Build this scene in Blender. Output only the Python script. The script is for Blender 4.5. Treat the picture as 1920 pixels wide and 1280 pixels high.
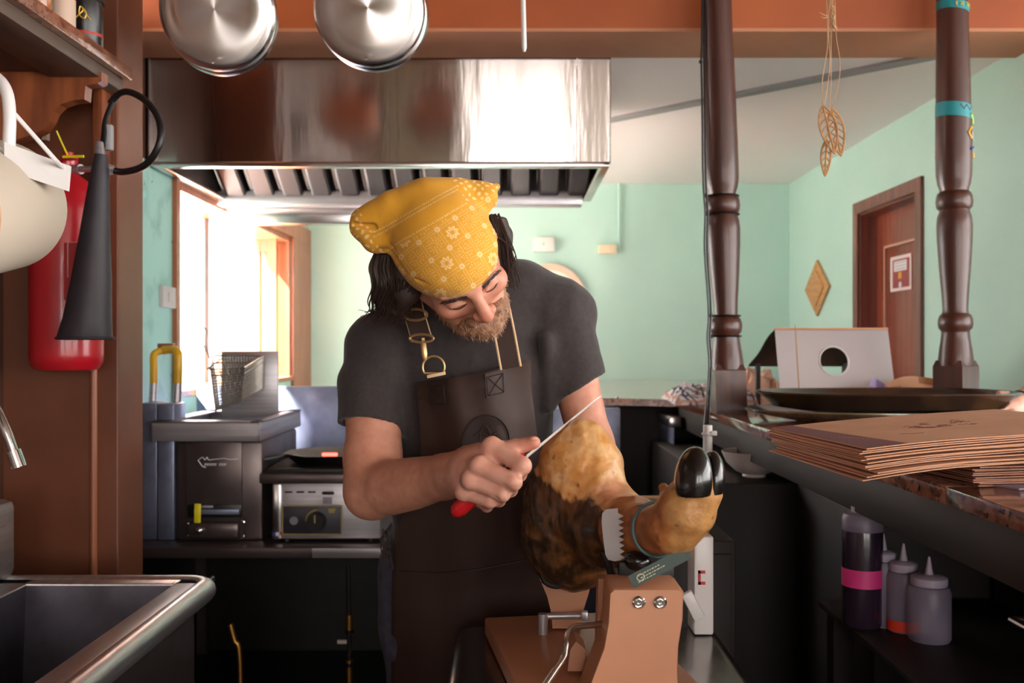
import bpy, bmesh, math, random
import numpy as np
from mathutils import Vector, Matrix

for _o in list(bpy.data.objects):
    bpy.data.objects.remove(_o, do_unlink=True)
scene = bpy.context.scene
COL = scene.collection
random.seed(7)
PI = math.pi

# ------------------------------------------------------------------ camera
F, CX, CY, H = 1800.0, 960.0, 650.0, 1.40      # focal length in pixels, vanishing point, eye height


def P(px, py, Z):
    """point of the place seen at pixel (px, py), Z metres in front of the camera"""
    return Vector(((px - CX) * Z / F, Z, H - (py - CY) * Z / F))


cam_data = bpy.data.cameras.new('camera')
cam = bpy.data.objects.new('camera', cam_data)
COL.objects.link(cam)
cam.location = (0, 0, H)
cam.rotation_euler = (PI / 2, 0, 0)
cam_data.sensor_width = 36.0
cam_data.lens = 36.0 * F / 1920.0
cam_data.shift_y = 10.0 / 1920.0
cam_data.clip_start = 0.02
cam_data.dof.use_dof = True
cam_data.dof.focus_distance = 1.5
cam_data.dof.aperture_fstop = 6.3
scene.camera = cam

# ------------------------------------------------------------------ daylight and exposure
world = bpy.data.worlds.new('world')
scene.world = world
world.use_nodes = True
_bg = world.node_tree.nodes['Background']
_bg.inputs[0].default_value = (1.0, 0.975, 0.95, 1)
_bg.inputs[1].default_value = 7.0
vs = scene.view_settings
vs.view_transform = 'Standard'
vs.look = 'None'
vs.exposure = 0.85
vs.gamma = 1.0
vs.use_curve_mapping = False


sun = bpy.data.lights.new('sun', 'SUN')
sun.energy = 175.0
sun.angle = math.radians(2.0)
sun.color = (1.0, .98, .95)
sun_o = bpy.data.objects.new('sun', sun)
COL.objects.link(sun_o)
sun_o.rotation_euler = Vector((.60, .14, -.80)).to_track_quat('-Z', 'Y').to_euler()


def portal(loc, rot, sx, sy):
    l = bpy.data.lights.new('window_portal', 'AREA')
    l.shape = 'RECTANGLE'
    l.size = sx
    l.size_y = sy
    l.cycles.is_portal = True
    o = bpy.data.objects.new('window_portal', l)
    COL.objects.link(o)
    o.location = loc
    o.rotation_euler = rot
    return o


SHOPB = (1.0, 3.15, 0.85, 2.45, -3.0)
# windows of the room (see the structure section): shop front behind, dining side, small kitchen window
SHOP = (-0.35, 0.62, 0.85, 2.45, -3.0)       # x0 x1 z0 z1 y
SIDE = (-2.4, 2.75, 0.80, 2.62, 3.3)         # y0 y1 z0 z1 x
KITW = (3.57, 5.42, 1.21, 2.02, -1.25)       # y0 y1 z0 z1 x
portal(((SHOP[0] + SHOP[1]) / 2, SHOP[4] - .02, (SHOP[2] + SHOP[3]) / 2), (PI / 2, 0, 0), SHOP[1] - SHOP[0], SHOP[3] - SHOP[2])
portal(((SHOPB[0] + SHOPB[1]) / 2, SHOPB[4] - .02, (SHOPB[2] + SHOPB[3]) / 2), (PI / 2, 0, 0), SHOPB[1] - SHOPB[0], SHOPB[3] - SHOPB[2])
portal((SIDE[4] + .02, (SIDE[0] + SIDE[1]) / 2, (SIDE[2] + SIDE[3]) / 2), (PI / 2, 0, PI / 2), SIDE[1] - SIDE[0], SIDE[3] - SIDE[2])
portal((KITW[4] - .25, (KITW[0] + KITW[1]) / 2, (KITW[2] + KITW[3]) / 2), (PI / 2, 0, -PI / 2), KITW[1] - KITW[0], KITW[3] - KITW[2])

# ------------------------------------------------------------------ helpers: colour and materials


def lin(c):
    def f(v):
        v /= 255.0
        return v / 12.92 if v <= .04045 else ((v + .055) / 1.055) ** 2.4
    return (f(c[0]), f(c[1]), f(c[2]), 1.0)


MATS = {}


def mat(name, col=(128, 128, 128), rough=.5, metal=0.0, col2=None, nscale=8.0, lo=.35, hi=.65, stretch=(1, 1, 1),
        bump=0.0, bscale=60.0, bstretch=None, coat=0.0, sss=0.0, spec=.5, aniso=0.0, vcol=False, rvar=0.0, trans=0.0,
        alpha=1.0, emit=None, estr=0.0, speck=None, sscale=120.0, sthr=.62, sheen=0.0, detail=6.0):
    m = bpy.data.materials.new(name)
    MATS[name] = m
    m.use_nodes = True
    nt = m.node_tree
    N, L = nt.nodes, nt.links
    b = N['Principled BSDF']
    b.inputs['Base Color'].default_value = lin(col)
    b.inputs['Roughness'].default_value = rough
    b.inputs['Metallic'].default_value = metal
    b.inputs['Specular IOR Level'].default_value = spec
    b.inputs['Coat Weight'].default_value = coat
    b.inputs['Coat Roughness'].default_value = .08
    b.inputs['Anisotropic'].default_value = aniso
    b.inputs['Transmission Weight'].default_value = trans
    b.inputs['Alpha'].default_value = alpha
    b.inputs['Sheen Weight'].default_value = sheen
    if sss:
        b.inputs['Subsurface Weight'].default_value = sss
        b.inputs['Subsurface Radius'].default_value = (.012, .005, .003)
        b.inputs['Subsurface Scale'].default_value = 1.0
    if emit:
        b.inputs['Emission Color'].default_value = lin(emit)
        b.inputs['Emission Strength'].default_value = estr
    tc = N.new('ShaderNodeTexCoord')

    def noise(scale, st, det=6.0):
        mp = N.new('ShaderNodeMapping')
        mp.inputs['Scale'].default_value = st
        L.new(tc.outputs['Object'], mp.inputs[0])
        n = N.new('ShaderNodeTexNoise')
        n.inputs['Scale'].default_value = scale
        n.inputs['Detail'].default_value = det
        L.new(mp.outputs[0], n.inputs['Vector'])
        return n
    src = None
    if vcol:
        a = N.new('ShaderNodeVertexColor')
        a.layer_name = 'Col'
        src = a.outputs['Color']
    if col2 is not None:
        n = noise(nscale, stretch, detail)
        r = N.new('ShaderNodeMapRange')
        r.inputs[1].default_value = lo
        r.inputs[2].default_value = hi
        L.new(n.outputs['Fac'], r.inputs[0])
        mx = N.new('ShaderNodeMix')
        mx.data_type = 'RGBA'
        L.new(r.outputs[0], mx.inputs[0])
        if src:
            mx.blend_type = 'MULTIPLY'
            L.new(src, mx.inputs[6])
        else:
            mx.inputs[6].default_value = lin(col)
        mx.inputs[7].default_value = lin(col2)
        src = mx.outputs[2]
    if speck is not None:
        for i, (sc_, th) in enumerate(((sscale, sthr), (sscale * .45, sthr + .02))):
            n = noise(sc_, (1, 1, 1), 3.0)
            r = N.new('ShaderNodeMapRange')
            r.inputs[1].default_value = th
            r.inputs[2].default_value = th + .05
            L.new(n.outputs['Fac'], r.inputs[0])
            mx = N.new('ShaderNodeMix')
            mx.data_type = 'RGBA'
            L.new(r.outputs[0], mx.inputs[0])
            if src:
                L.new(src, mx.inputs[6])
            else:
                mx.inputs[6].default_value = lin(col)
            mx.inputs[7].default_value = lin(speck if i == 0 else tuple(min(255, v * 1.5 + 20) for v in speck))
            src = mx.outputs[2]
    if src:
        L.new(src, b.inputs['Base Color'])
    if rvar:
        n = noise(nscale * 1.7, stretch)
        r = N.new('ShaderNodeMapRange')
        r.inputs[1].default_value = .3
        r.inputs[2].default_value = .7
        r.inputs[3].default_value = max(.02, rough - rvar)
        r.inputs[4].default_value = min(1, rough + rvar)
        L.new(n.outputs['Fac'], r.inputs[0])
        L.new(r.outputs[0], b.inputs['Roughness'])
    if bump:
        n = noise(bscale, bstretch or stretch)
        bp = N.new('ShaderNodeBump')
        bp.inputs['Strength'].default_value = bump
        bp.inputs['Distance'].default_value = .004
        L.new(n.outputs['Fac'], bp.inputs['Height'])
        L.new(bp.outputs[0], b.inputs['Normal'])
    return m


# ------------------------------------------------------------------ helpers: objects
ORG = {}


def tag(o, label=None, cat=None, group=None, kind=None):
    if label:
        o['label'] = label
    if cat:
        o['category'] = cat
    if group:
        o['group'] = group
    if kind:
        o['kind'] = kind
    return o


def thing(name, loc, label, cat, group=None):
    o = bpy.data.objects.new(name, None)
    o.empty_display_size = .05
    COL.objects.link(o)
    o.location = loc
    ORG[o] = Vector(loc)
    return tag(o, label, cat, group)


def link_mesh(name, me, m=None, parent=None, org=None):
    o = bpy.data.objects.new(name, me)
    COL.objects.link(o)
    if parent is not None:
        o.parent = parent
        ORG[o] = ORG[parent]
    else:
        ORG[o] = Vector(org) if org is not None else Vector((0, 0, 0))
        o.location = ORG[o]
    if m is not None:
        me.materials.append(MATS[m] if isinstance(m, str) else m)
    return o


def frame_from(d, up=Vector((0, 0, 1))):
    d = Vector(d).normalized()
    if abs(d.dot(up)) > .98:
        up = Vector((1, 0, 0))
    x = up.cross(d).normalized()
    y = d.cross(x).normalized()
    return x, y, d


class MB:
    """collects shapes in world coordinates and links them as one mesh object"""

    def __init__(s):
        s.v = []
        s.f = []
        s.mi = []

    def add(s, vs_, fs, mi=0):
        o = len(s.v)
        s.v.extend(Vector(p) for p in vs_)
        s.f.extend([tuple(i + o for i in f) for f in fs])
        s.mi.extend([mi] * len(fs))
        return s

    def box(s, lo, hi, bev=0.0, M=None, mi=0, seg=2):
        lo, hi = Vector(lo), Vector(hi)
        if bev <= 0:
            vs_ = [Vector((x, y, z)) for x in (lo.x, hi.x) for y in (lo.y, hi.y) for z in (lo.z, hi.z)]
            fs = [(0, 1, 3, 2), (4, 6, 7, 5), (0, 4, 5, 1), (2, 3, 7, 6), (0, 2, 6, 4), (1, 5, 7, 3)]
        else:
            bm = bmesh.new()
            bmesh.ops.create_cube(bm, size=1)
            c, d = (lo + hi) / 2, hi - lo
            for v in bm.verts:
                v.co = Vector((v.co.x * d.x + c.x, v.co.y * d.y + c.y, v.co.z * d.z + c.z))
            bmesh.ops.bevel(bm, geom=bm.edges[:], offset=min(bev, .49 * min(abs(d.x), abs(d.y), abs(d.z))), segments=seg, affect='EDGES', profile=.5)
            bm.verts.index_update()
            vs_ = [v.co.copy() for v in bm.verts]
            fs = [tuple(v.index for v in f.verts) for f in bm.faces]
            bm.free()
        if M is not None:
            vs_ = [M @ v for v in vs_]
        return s.add(vs_, fs, mi)

    def obox(s, c, size, M3=None, bev=0.0, mi=0):
        c = Vector(c)
        h = Vector(size) / 2
        M = Matrix.Translation(c) @ (M3.to_4x4() if M3 is not None else Matrix.Identity(4))
        return s.box(-h, h, bev, M, mi)

    def bar(s, a, b, w, t, up=Vector((0, 0, 1)), bev=0.0, mi=0):
        a, b = Vector(a), Vector(b)
        x, y, d = frame_from(b - a, up)
        M = Matrix((x, y, d)).transposed()
        return s.obox((a + b) / 2, (w, t, (b - a).length), M, bev, mi)

    def tube(s, pts, r, n=10, caps=True, closed=False, squash=1.0, up=Vector((0, 0, 1)), mi=0):
        pts = [Vector(p) for p in pts]
        rs = r if hasattr(r, '__len__') else [r] * len(pts)
        m = len(pts)
        vs_, fs = [], []
        px = None
        for i, p in enumerate(pts):
            if closed:
                d = pts[(i + 1) % m] - pts[i - 1]
            else:
                d = pts[min(i + 1, m - 1)] - pts[max(i - 1, 0)]
            if d.length < 1e-9:
                d = Vector((0, 0, 1))
            d.normalize()
            if px is None:
                x, y, _ = frame_from(d, up)
            else:
                x = px - d * px.dot(d)
                if x.length < 1e-6:
                    x, y, _ = frame_from(d, up)
                x.normalize()
                y = d.cross(x)
            px = x
            for k in range(n):
                a = 2 * PI * k / n
                vs_.append(p + (x * math.cos(a) + y * math.sin(a) * squash) * rs[i])
        for i in range(m if closed else m - 1):
            j = (i + 1) % m
            for k in range(n):
                l = (k + 1) % n
                fs.append((i * n + k, i * n + l, j * n + l, j * n + k))
        if caps and not closed:
            fs.append(tuple(range(n - 1, -1, -1)))
            fs.append(tuple((m - 1) * n + k for k in range(n)))
        return s.add(vs_, fs, mi)

    def cyl(s, a, b, r, r2=None, n=24, mi=0):
        return s.tube([a, b], [r, r if r2 is None else r2], n, mi=mi)

    def lathe(s, prof, a=(0, 0, 0), ax=(0, 0, 1), n=32, mi=0, cap=True, ref=None):
        """profile of (radius, height) along axis ax from point a"""
        a = Vector(a)
        x, y, d = frame_from(ax, ref if ref is not None else Vector((0, 1, 0)))
        vs_, fs = [], []
        for (r, h) in prof:
            for k in range(n):
                t = 2 * PI * k / n
                vs_.append(a + d * h + (x * math.cos(t) + y * math.sin(t)) * r)
        for i in range(len(prof) - 1):
            for k in range(n):
                l = (k + 1) % n
                fs.append((i * n + k, i * n + l, (i + 1) * n + l, (i + 1) * n + k))
        if cap:
            if prof[0][0] > 1e-5:
                fs.append(tuple(range(n - 1, -1, -1)))
            if prof[-1][0] > 1e-5:
                fs.append(tuple((len(prof) - 1) * n + k for k in range(n)))
        return s.add(vs_, fs, mi)

    def prism(s, poly, o, ex, ey, ez, t, mi=0):
        """polygon (2-D) placed at o with axes ex, ey, extruded by t along ez"""
        o, ex, ey, ez = Vector(o), Vector(ex), Vector(ey), Vector(ez)
        n = len(poly)
        a = [o + ex * p[0] + ey * p[1] for p in poly]
        vs_ = a + [p + ez * t for p in a]
        fs = [tuple(range(n)), tuple(range(2 * n - 1, n - 1, -1))]
        fs += [(i, i + n, (i + 1) % n + n, (i + 1) % n) for i in range(n)]
        return s.add(vs_, fs, mi)

    def sphere(s, c, r, n=16, M3=None, mi=0):
        c = Vector(c)
        r = Vector(r) if hasattr(r, '__len__') else Vector((r, r, r))
        vs_, fs = [], []
        m = max(6, n // 2)
        for i in range(m + 1):
            th = PI * i / m
            for k in range(n):
                ph = 2 * PI * k / n
                q = Vector((r.x * math.sin(th) * math.cos(ph), r.y * math.sin(th) * math.sin(ph), r.z * math.cos(th)))
                vs_.append(c + (M3 @ q if M3 is not None else q))
        for i in range(m):
            for k in range(n):
                l = (k + 1) % n
                fs.append((i * n + k, (i + 1) * n + k, (i + 1) * n + l, i * n + l))
        return s.add(vs_, fs, mi)

    def grid(s, rows, mi=0, closed=False):
        n = len(rows[0])
        vs_ = [p for r in rows for p in r]
        fs = []
        for i in range(len(rows) - 1):
            for k in range(n if closed else n - 1):
                l = (k + 1) % n
                fs.append((i * n + k, i * n + l, (i + 1) * n + l, (i + 1) * n + k))
        return s.add(vs_, fs, mi)

    def build(s, name, m, parent=None, smooth=True, org=None, angle=35, weld=True):
        if parent is None and org is None:
            xs = [min(v[i] for v in s.v) for i in range(3)]
            xe = [max(v[i] for v in s.v) for i in range(3)]
            org = ((xs[0] + xe[0]) / 2, (xs[1] + xe[1]) / 2, xs[2])
        o = ORG[parent] if parent is not None else Vector(org)
        bm = bmesh.new()
        bv = [bm.verts.new(v - o) for v in s.v]
        for f, mi in zip(s.f, s.mi):
            try:
                q = bm.faces.new([bv[i] for i in f])
                q.material_index = mi
            except ValueError:
                pass
        if weld:
            bmesh.ops.remove_doubles(bm, verts=bm.verts[:], dist=2e-5)
        bmesh.ops.recalc_face_normals(bm, faces=bm.faces[:])
        me = bpy.data.meshes.new(name)
        bm.to_mesh(me)
        bm.free()
        if smooth:
            me.polygons.foreach_set('use_smooth', [True] * len(me.polygons))
            me.set_sharp_from_angle(angle=math.radians(angle))
        ms = m if isinstance(m, (list, tuple)) else [m]
        ob = link_mesh(name, me, None, parent, org)
        for q in ms:
            me.materials.append(MATS[q] if isinstance(q, str) else q)
        return ob


def struct(ob):
    ob['kind'] = 'structure'
    return ob


def copy_tree(o, parent=None):
    c = o.copy()
    COL.objects.link(c)
    if parent is not None:
        c.parent = parent
    ORG[c] = ORG[o]
    for ch in [q for q in bpy.data.objects if q.parent == o]:
        copy_tree(ch, c)
    return c


def text(name, body, size, loc, M3, m, parent, align='CENTER', ext=.0004, space=1.0):
    cu = bpy.data.curves.new(name, 'FONT')
    cu.body = body
    cu.size = size
    cu.extrude = ext
    cu.align_x = align
    cu.align_y = 'CENTER'
    cu.space_character = space
    cu.materials.append(MATS[m])
    o = bpy.data.objects.new(name, cu)
    COL.objects.link(o)
    o.parent = parent
    o.matrix_local = Matrix.Translation(Vector(loc) - ORG[parent]) @ M3.to_4x4()
    ORG[o] = ORG[parent]
    return o


FACE_CAM = Matrix(((1, 0, 0), (0, 0, -1), (0, 1, 0)))      # text lying in a plane that faces -Y

# ------------------------------------------------------------------ helpers: smooth solids (distance field + surface nets)


def vnoise(p, scale, seed=0):
    q = p * scale
    i = np.floor(q).astype(np.int64)
    f = q - i
    f = f * f * (3 - 2 * f)

    def h(ix, iy, iz):
        n = (ix * 374761393 + iy * 668265263 + iz * 2147483647 + seed * 974634777) & 0xFFFFFFFF
        n = ((n ^ (n >> 13)) * 1274126177) & 0xFFFFFFFF
        n = (n ^ (n >> 16)) & 0xFFFF
        return n / 65535.0
    r = 0
    for dx in (0, 1):
        for dy in (0, 1):
            for dz in (0, 1):
                w = (f[..., 0] if dx else 1 - f[..., 0]) * (f[..., 1] if dy else 1 - f[..., 1]) * (f[..., 2] if dz else 1 - f[..., 2])
                r = r + w * h(i[..., 0] + dx, i[..., 1] + dy, i[..., 2] + dz)
    return r


def fbm(p, scale, oct=4, seed=0):
    r, a, t = 0, .5, 0
    for k in range(oct):
        r = r + a * vnoise(p, scale * 2 ** k, seed + k)
        t += a
        a *= .5
    return r / t


class SDF:
    def __init__(s, lo, hi, res):
        s.lo = np.array(lo, float)
        s.res = res
        s.n = np.ceil((np.array(hi, float) - s.lo) / res).astype(int) + 1
        s.f = np.ones(s.n, np.float32)
        s.ax = [s.lo[i] + res * np.arange(s.n[i]) for i in range(3)]

    def _sl(s, lo, hi, pad):
        a = np.clip(np.floor((np.array(lo) - pad - s.lo) / s.res).astype(int), 0, s.n)
        b = np.clip(np.ceil((np.array(hi) + pad - s.lo) / s.res).astype(int) + 1, 0, s.n)
        sl = tuple(slice(a[i], b[i]) for i in range(3))
        if any(b[i] <= a[i] for i in range(3)):
            return None, None
        g = np.stack(np.meshgrid(*[s.ax[i][sl[i]] for i in range(3)], indexing='ij'), -1)
        return sl, g

    def _op(s, sl, d, k, op):
        a = s.f[sl]
        if op == 'add':
            if k <= 0:
                r = np.minimum(a, d)
            else:
                h = np.clip(.5 + .5 * (a - d) / k, 0, 1)
                r = a * (1 - h) + d * h - k * h * (1 - h)
        elif op == 'sub':
            d = -d
            if k <= 0:
                r = np.maximum(a, d)
            else:
                h = np.clip(.5 - .5 * (a - d) / k, 0, 1)
                r = a * (1 - h) + d * h + k * h * (1 - h)
        else:
            r = np.maximum(a, d)
        s.f[sl] = r

    def cone(s, a, b, r0, r1, k=.01, op='add', sq=None):
        a, b = np.array(a, float), np.array(b, float)
        R = max(r0, r1)
        lo, hi = np.minimum(a, b) - R, np.maximum(a, b) + R
        sl, g = s._sl(lo, hi, k + 3 * s.res)
        if sl is None:
            return s
        q = g - a
        d = b - a
        t = np.clip((q @ d) / max(d @ d, 1e-12), 0, 1)
        q = q - t[..., None] * d
        if sq is not None:
            ax = np.array(sq[0], float)
            ax /= np.linalg.norm(ax)
            q = q + (q @ ax)[..., None] * ax * (sq[1] - 1)
        s._op(sl, (np.linalg.norm(q, axis=-1) - (r0 + (r1 - r0) * t)).astype(np.float32), k, op)
        return s

    def chain(s, pts, rs, k=.008, op='add', sq=None, ki=.005):
        """a limb through several joints: the segments are joined first, then blended into the field"""
        p_ = np.array([np.array(p, float) for p in pts])
        R = max(rs)
        sl, g = s._sl(p_.min(0) - R, p_.max(0) + R, k + 3 * s.res)
        if sl is None:
            return s
        out = None
        for i in range(len(pts) - 1):
            q = g - p_[i]
            d = p_[i + 1] - p_[i]
            t = np.clip((q @ d) / max(d @ d, 1e-12), 0, 1)
            q = q - t[..., None] * d
            if sq is not None:
                ax = np.array(sq[0], float)
                ax /= np.linalg.norm(ax)
                q = q + (q @ ax)[..., None] * ax * (sq[1] - 1)
            e = np.linalg.norm(q, axis=-1) - (rs[i] + (rs[i + 1] - rs[i]) * t)
            if out is None:
                out = e
            else:
                h = np.clip(.5 + .5 * (out - e) / ki, 0, 1)
                out = out * (1 - h) + e * h - ki * h * (1 - h)
        s._op(sl, out.astype(np.float32), k, op)
        return s

    def ell(s, c, r, R=None, k=.01, op='add'):
        c = np.array(c, float)
        r = np.array(r, float) if hasattr(r, '__len__') else np.array([r, r, r], float)
        m = r.max()
        if R is None:
            R = np.eye(3)
        else:
            R = np.array(R)
        ext = np.sqrt(((R * r) ** 2).sum(1))
        sl, g = s._sl(c - ext, c + ext, k + 3 * s.res)
        if sl is None:
            return s
        q = (g - c) @ R
        k0 = np.linalg.norm(q / r, axis=-1)
        k1 = np.linalg.norm(q / (r * r), axis=-1)
        d = np.where(k1 > 1e-9, k0 * (k0 - 1) / np.maximum(k1, 1e-9), -r.min())
        s._op(sl, d.astype(np.float32), k, op)
        return s

    def rbox(s, c, h, R=None, rr=.01, k=.0, op='add'):
        c, h = np.array(c, float), np.array(h, float)
        R = np.eye(3) if R is None else np.array(R)
        ext = np.abs(R) @ h
        sl, g = s._sl(c - ext, c + ext, k + 3 * s.res)
        if sl is None:
            return s
        q = np.abs((g - c) @ R) - (h - rr)
        d = np.linalg.norm(np.maximum(q, 0), axis=-1) + np.minimum(q.max(-1), 0) - rr
        s._op(sl, d.astype(np.float32), k, op)
        return s

    def plane(s, p, n, op='cut', k=0.0):
        """keep the side the normal points away from (cut)"""
        n = np.array(n, float)
        n /= np.linalg.norm(n)
        g = np.stack(np.meshgrid(*s.ax, indexing='ij'), -1)
        d = ((g - np.array(p, float)) @ n).astype(np.float32)
        s.f = np.maximum(s.f, d)
        return s

    def noise(s, amp, scale, oct=3, seed=0, stretch=(1, 1, 1)):
        m = np.abs(s.f) < amp * 2 + 4 * s.res
        idx = np.argwhere(m)
        p = s.lo + idx * s.res
        s.f[m] += (amp * (fbm(p * np.array(stretch), scale, oct, seed) - .5) * 2).astype(np.float32)
        return s

    def at(s, p):
        q = (np.array(p, float) - s.lo) / s.res
        i = np.clip(np.floor(q).astype(int), 0, s.n - 2)
        f = np.clip(q - i, 0, 1)
        r = 0
        for dx in (0, 1):
            for dy in (0, 1):
                for dz in (0, 1):
                    w = (f[..., 0] if dx else 1 - f[..., 0]) * (f[..., 1] if dy else 1 - f[..., 1]) * (f[..., 2] if dz else 1 - f[..., 2])
                    r = r + w * s.f[i[..., 0] + dx, i[..., 1] + dy, i[..., 2] + dz]
        return r

    def nets(s, smooth=0):
        f = s.f
        for ax in range(3):                       # close at the border
            sl = [slice(None)] * 3
            for e in (0, -1):
                sl[ax] = e
                f[tuple(sl)] = np.maximum(f[tuple(sl)], 1e-4)
        ins = f < 0
        nx, ny, nz = f.shape
        c = np.zeros((nx - 1, ny - 1, nz - 1), np.int8)
        for dx in (0, 1):
            for dy in (0, 1):
                for dz in (0, 1):
                    c += ins[dx:nx - 1 + dx, dy:ny - 1 + dy, dz:nz - 1 + dz]
        act = (c > 0) & (c < 8)
        cells = np.argwhere(act)
        idm = np.full(act.shape, -1, np.int64)
        idm[act] = np.arange(len(cells))
        cv = np.empty((len(cells), 8), np.float32)
        offs = [(dx, dy, dz) for dx in (0, 1) for dy in (0, 1) for dz in (0, 1)]
        for j, o in enumerate(offs):
            cv[:, j] = f[cells[:, 0] + o[0], cells[:, 1] + o[1], cells[:, 2] + o[2]]
        acc = np.zeros((len(cells), 3))
        cnt = np.zeros(len(cells))
        for i in range(8):
            for j in range(i + 1, 8):
                if sum(abs(offs[i][q] - offs[j][q]) for q in range(3)) != 1:
                    continue
                a, b = cv[:, i], cv[:, j]
                m = (a < 0) != (b < 0)
                t = np.zeros(len(cells))
                t[m] = a[m] / (a[m] - b[m])
                pa, pb = np.array(offs[i], float), np.array(offs[j], float)
                acc[m] += pa + t[m, None] * (pb - pa)
                cnt[m] += 1
        v = s.lo + (cells + acc / np.maximum(cnt, 1)[:, None]) * s.res
        quads = []
        for ax in range(3):
            sa = [slice(None)] * 3
            sb = [slice(None)] * 3
            sa[ax] = slice(0, -1)
            sb[ax] = slice(1, None)
            A, B = ins[tuple(sa)], ins[tuple(sb)]
            e = np.argwhere(A != B)
            u, w = (ax + 1) % 3, (ax + 2) % 3
            e = e[(e[:, u] > 0) & (e[:, w] > 0) & (e[:, u] < f.shape[u] - 1) & (e[:, w] < f.shape[w] - 1)]
            flip = A[e[:, 0], e[:, 1], e[:, 2]]

            def cid(du, dw):
                q = e.copy()
                q[:, u] += du
                q[:, w] += dw
                return idm[q[:, 0], q[:, 1], q[:, 2]]
            a, b, c_, d = cid(-1, -1), cid(0, -1), cid(0, 0), cid(-1, 0)
            q = np.stack([a, b, c_, d], 1)
            q[~flip] = q[~flip][:, ::-1]
            quads.append(q)
        quads = np.concatenate(quads)
        if smooth:
            ed = np.concatenate([quads[:, [0, 1]], quads[:, [1, 2]], quads[:, [2, 3]], quads[:, [3, 0]]])
            for it in range(smooth):
                lam = .5 if it % 2 == 0 else -.52
                sm = np.zeros_like(v)
                nn = np.zeros(len(v))
                for j in range(3):
                    sm[:, j] = np.bincount(ed[:, 0], v[ed[:, 1], j], len(v)) + np.bincount(ed[:, 1], v[ed[:, 0], j], len(v))
                nn = np.bincount(ed[:, 0], minlength=len(v)) + np.bincount(ed[:, 1], minlength=len(v))
                v = v + lam * (sm / np.maximum(nn, 1)[:, None] - v)
        return v, quads


def np_mesh(name, v, quads, m, parent=None, org=None, col=None, smooth=True):
    o = np.array(ORG[parent] if parent is not None else org)
    me = bpy.data.meshes.new(name)
    me.vertices.add(len(v))
    me.vertices.foreach_set('co', (v - o).astype(np.float32).ravel())
    n = quads.shape[1]
    me.loops.add(len(quads) * n)
    me.loops.foreach_set('vertex_index', quads.astype(np.int32).ravel())
    me.polygons.add(len(quads))
    me.polygons.foreach_set('loop_start', np.arange(0, len(quads) * n, n, dtype=np.int32))
    me.update(calc_edges=True)
    if smooth:
        me.polygons.foreach_set('use_smooth', np.ones(len(quads), bool))
    if col is not None:
        a = me.color_attributes.new('Col', 'FLOAT_COLOR', 'POINT')
        c = np.ones((len(v), 4), np.float32)
        c[:, :3] = col
        a.data.foreach_set('color', c.ravel())
    me.validate()
    return link_mesh(name, me, m, parent, org)


def nplin(c):
    return np.array(lin(c)[:3])


def spline(pts, n=8):
    """Catmull-Rom through points"""
    pts = [Vector(p) for p in pts]
    q = [pts[0] * 2 - pts[1]] + pts + [pts[-1] * 2 - pts[-2]]
    out = []
    for i in range(1, len(q) - 2):
        for k in range(n):
            t = k / n
            a, b, c, d = q[i - 1], q[i], q[i + 1], q[i + 2]
            out.append(.5 * ((2 * b) + (c - a) * t + (2 * a - 5 * b + 4 * c - d) * t * t + (3 * b - a - 3 * c + d) * t ** 3))
    out.append(pts[-1])
    return out

# ------------------------------------------------------------------ materials of the setting
mat('mint', (186, 219, 206), .55, col2=(180, 214, 201), nscale=2.5, bump=.05, bscale=25)
mat('mint_old', (160, 206, 196), .55, col2=(128, 172, 165), nscale=9, lo=.52, hi=.8, bump=.12, bscale=30, speck=(92, 128, 122), sscale=26, sthr=.70)
mat('ceiling_white', (240, 235, 234), .7, bump=.03, bscale=20)
mat('beam_orange', (160, 78, 27), .55, col2=(149, 70, 24), nscale=3, bump=.05, bscale=18)
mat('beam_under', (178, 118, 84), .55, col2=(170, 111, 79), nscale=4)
mat('pier_brown', (114, 65, 42), .45, col2=(100, 56, 36), nscale=4, bump=.06, bscale=70)
mat('wall_brown', (84, 52, 36), .5, col2=(72, 44, 31), nscale=3)
mat('floor_dark', (86, 72, 62), .4, col2=(70, 58, 50), nscale=5)
mat('floor_light', (158, 150, 142), .45, col2=(146, 138, 130), nscale=5)
mat('ceiling_brown', (120, 84, 62), .6, col2=(100, 68, 50), nscale=4, stretch=(6, .4, 1))
mat('door_wood', (142, 68, 46), .38, col2=(112, 46, 30), nscale=6, stretch=(6, 6, .5), coat=.25)
mat('door_frame', (120, 62, 46), .4, col2=(92, 44, 32), nscale=6, stretch=(6, 6, .6), coat=.2)
mat('door_line', (190, 140, 118), .4)
mat('window_wood', (158, 92, 58), .4, col2=(134, 74, 44), nscale=5, stretch=(4, 4, .5), coat=.2)
mat('glass', (255, 255, 255), .02, alpha=.12, spec=.5)
mat('dark_metal', (40, 38, 38), .4, metal=.6)
mat('white_paint', (215, 210, 206), .45)
mat('grey_paint', (150, 148, 150), .5)

# ------------------------------------------------------------------ the room
struct(MB().box((-1.7, -3.2, -.1), (3.8, 3.76, 0)).build('floor', 'floor_dark', smooth=False))
struct(MB().box((-1.7, 3.76, -.1), (3.8, 6.1, 0)).build('floor', 'floor_light', smooth=False))
struct(MB().box((-1.7, 3.24, 2.40), (1.9, 6.1, 2.5)).build('ceiling', 'ceiling_white', smooth=False))
struct(MB().box((-1.7, -3.2, 2.75), (3.8, 3.24, 2.85)).build('ceiling', 'ceiling_brown', smooth=False))
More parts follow.
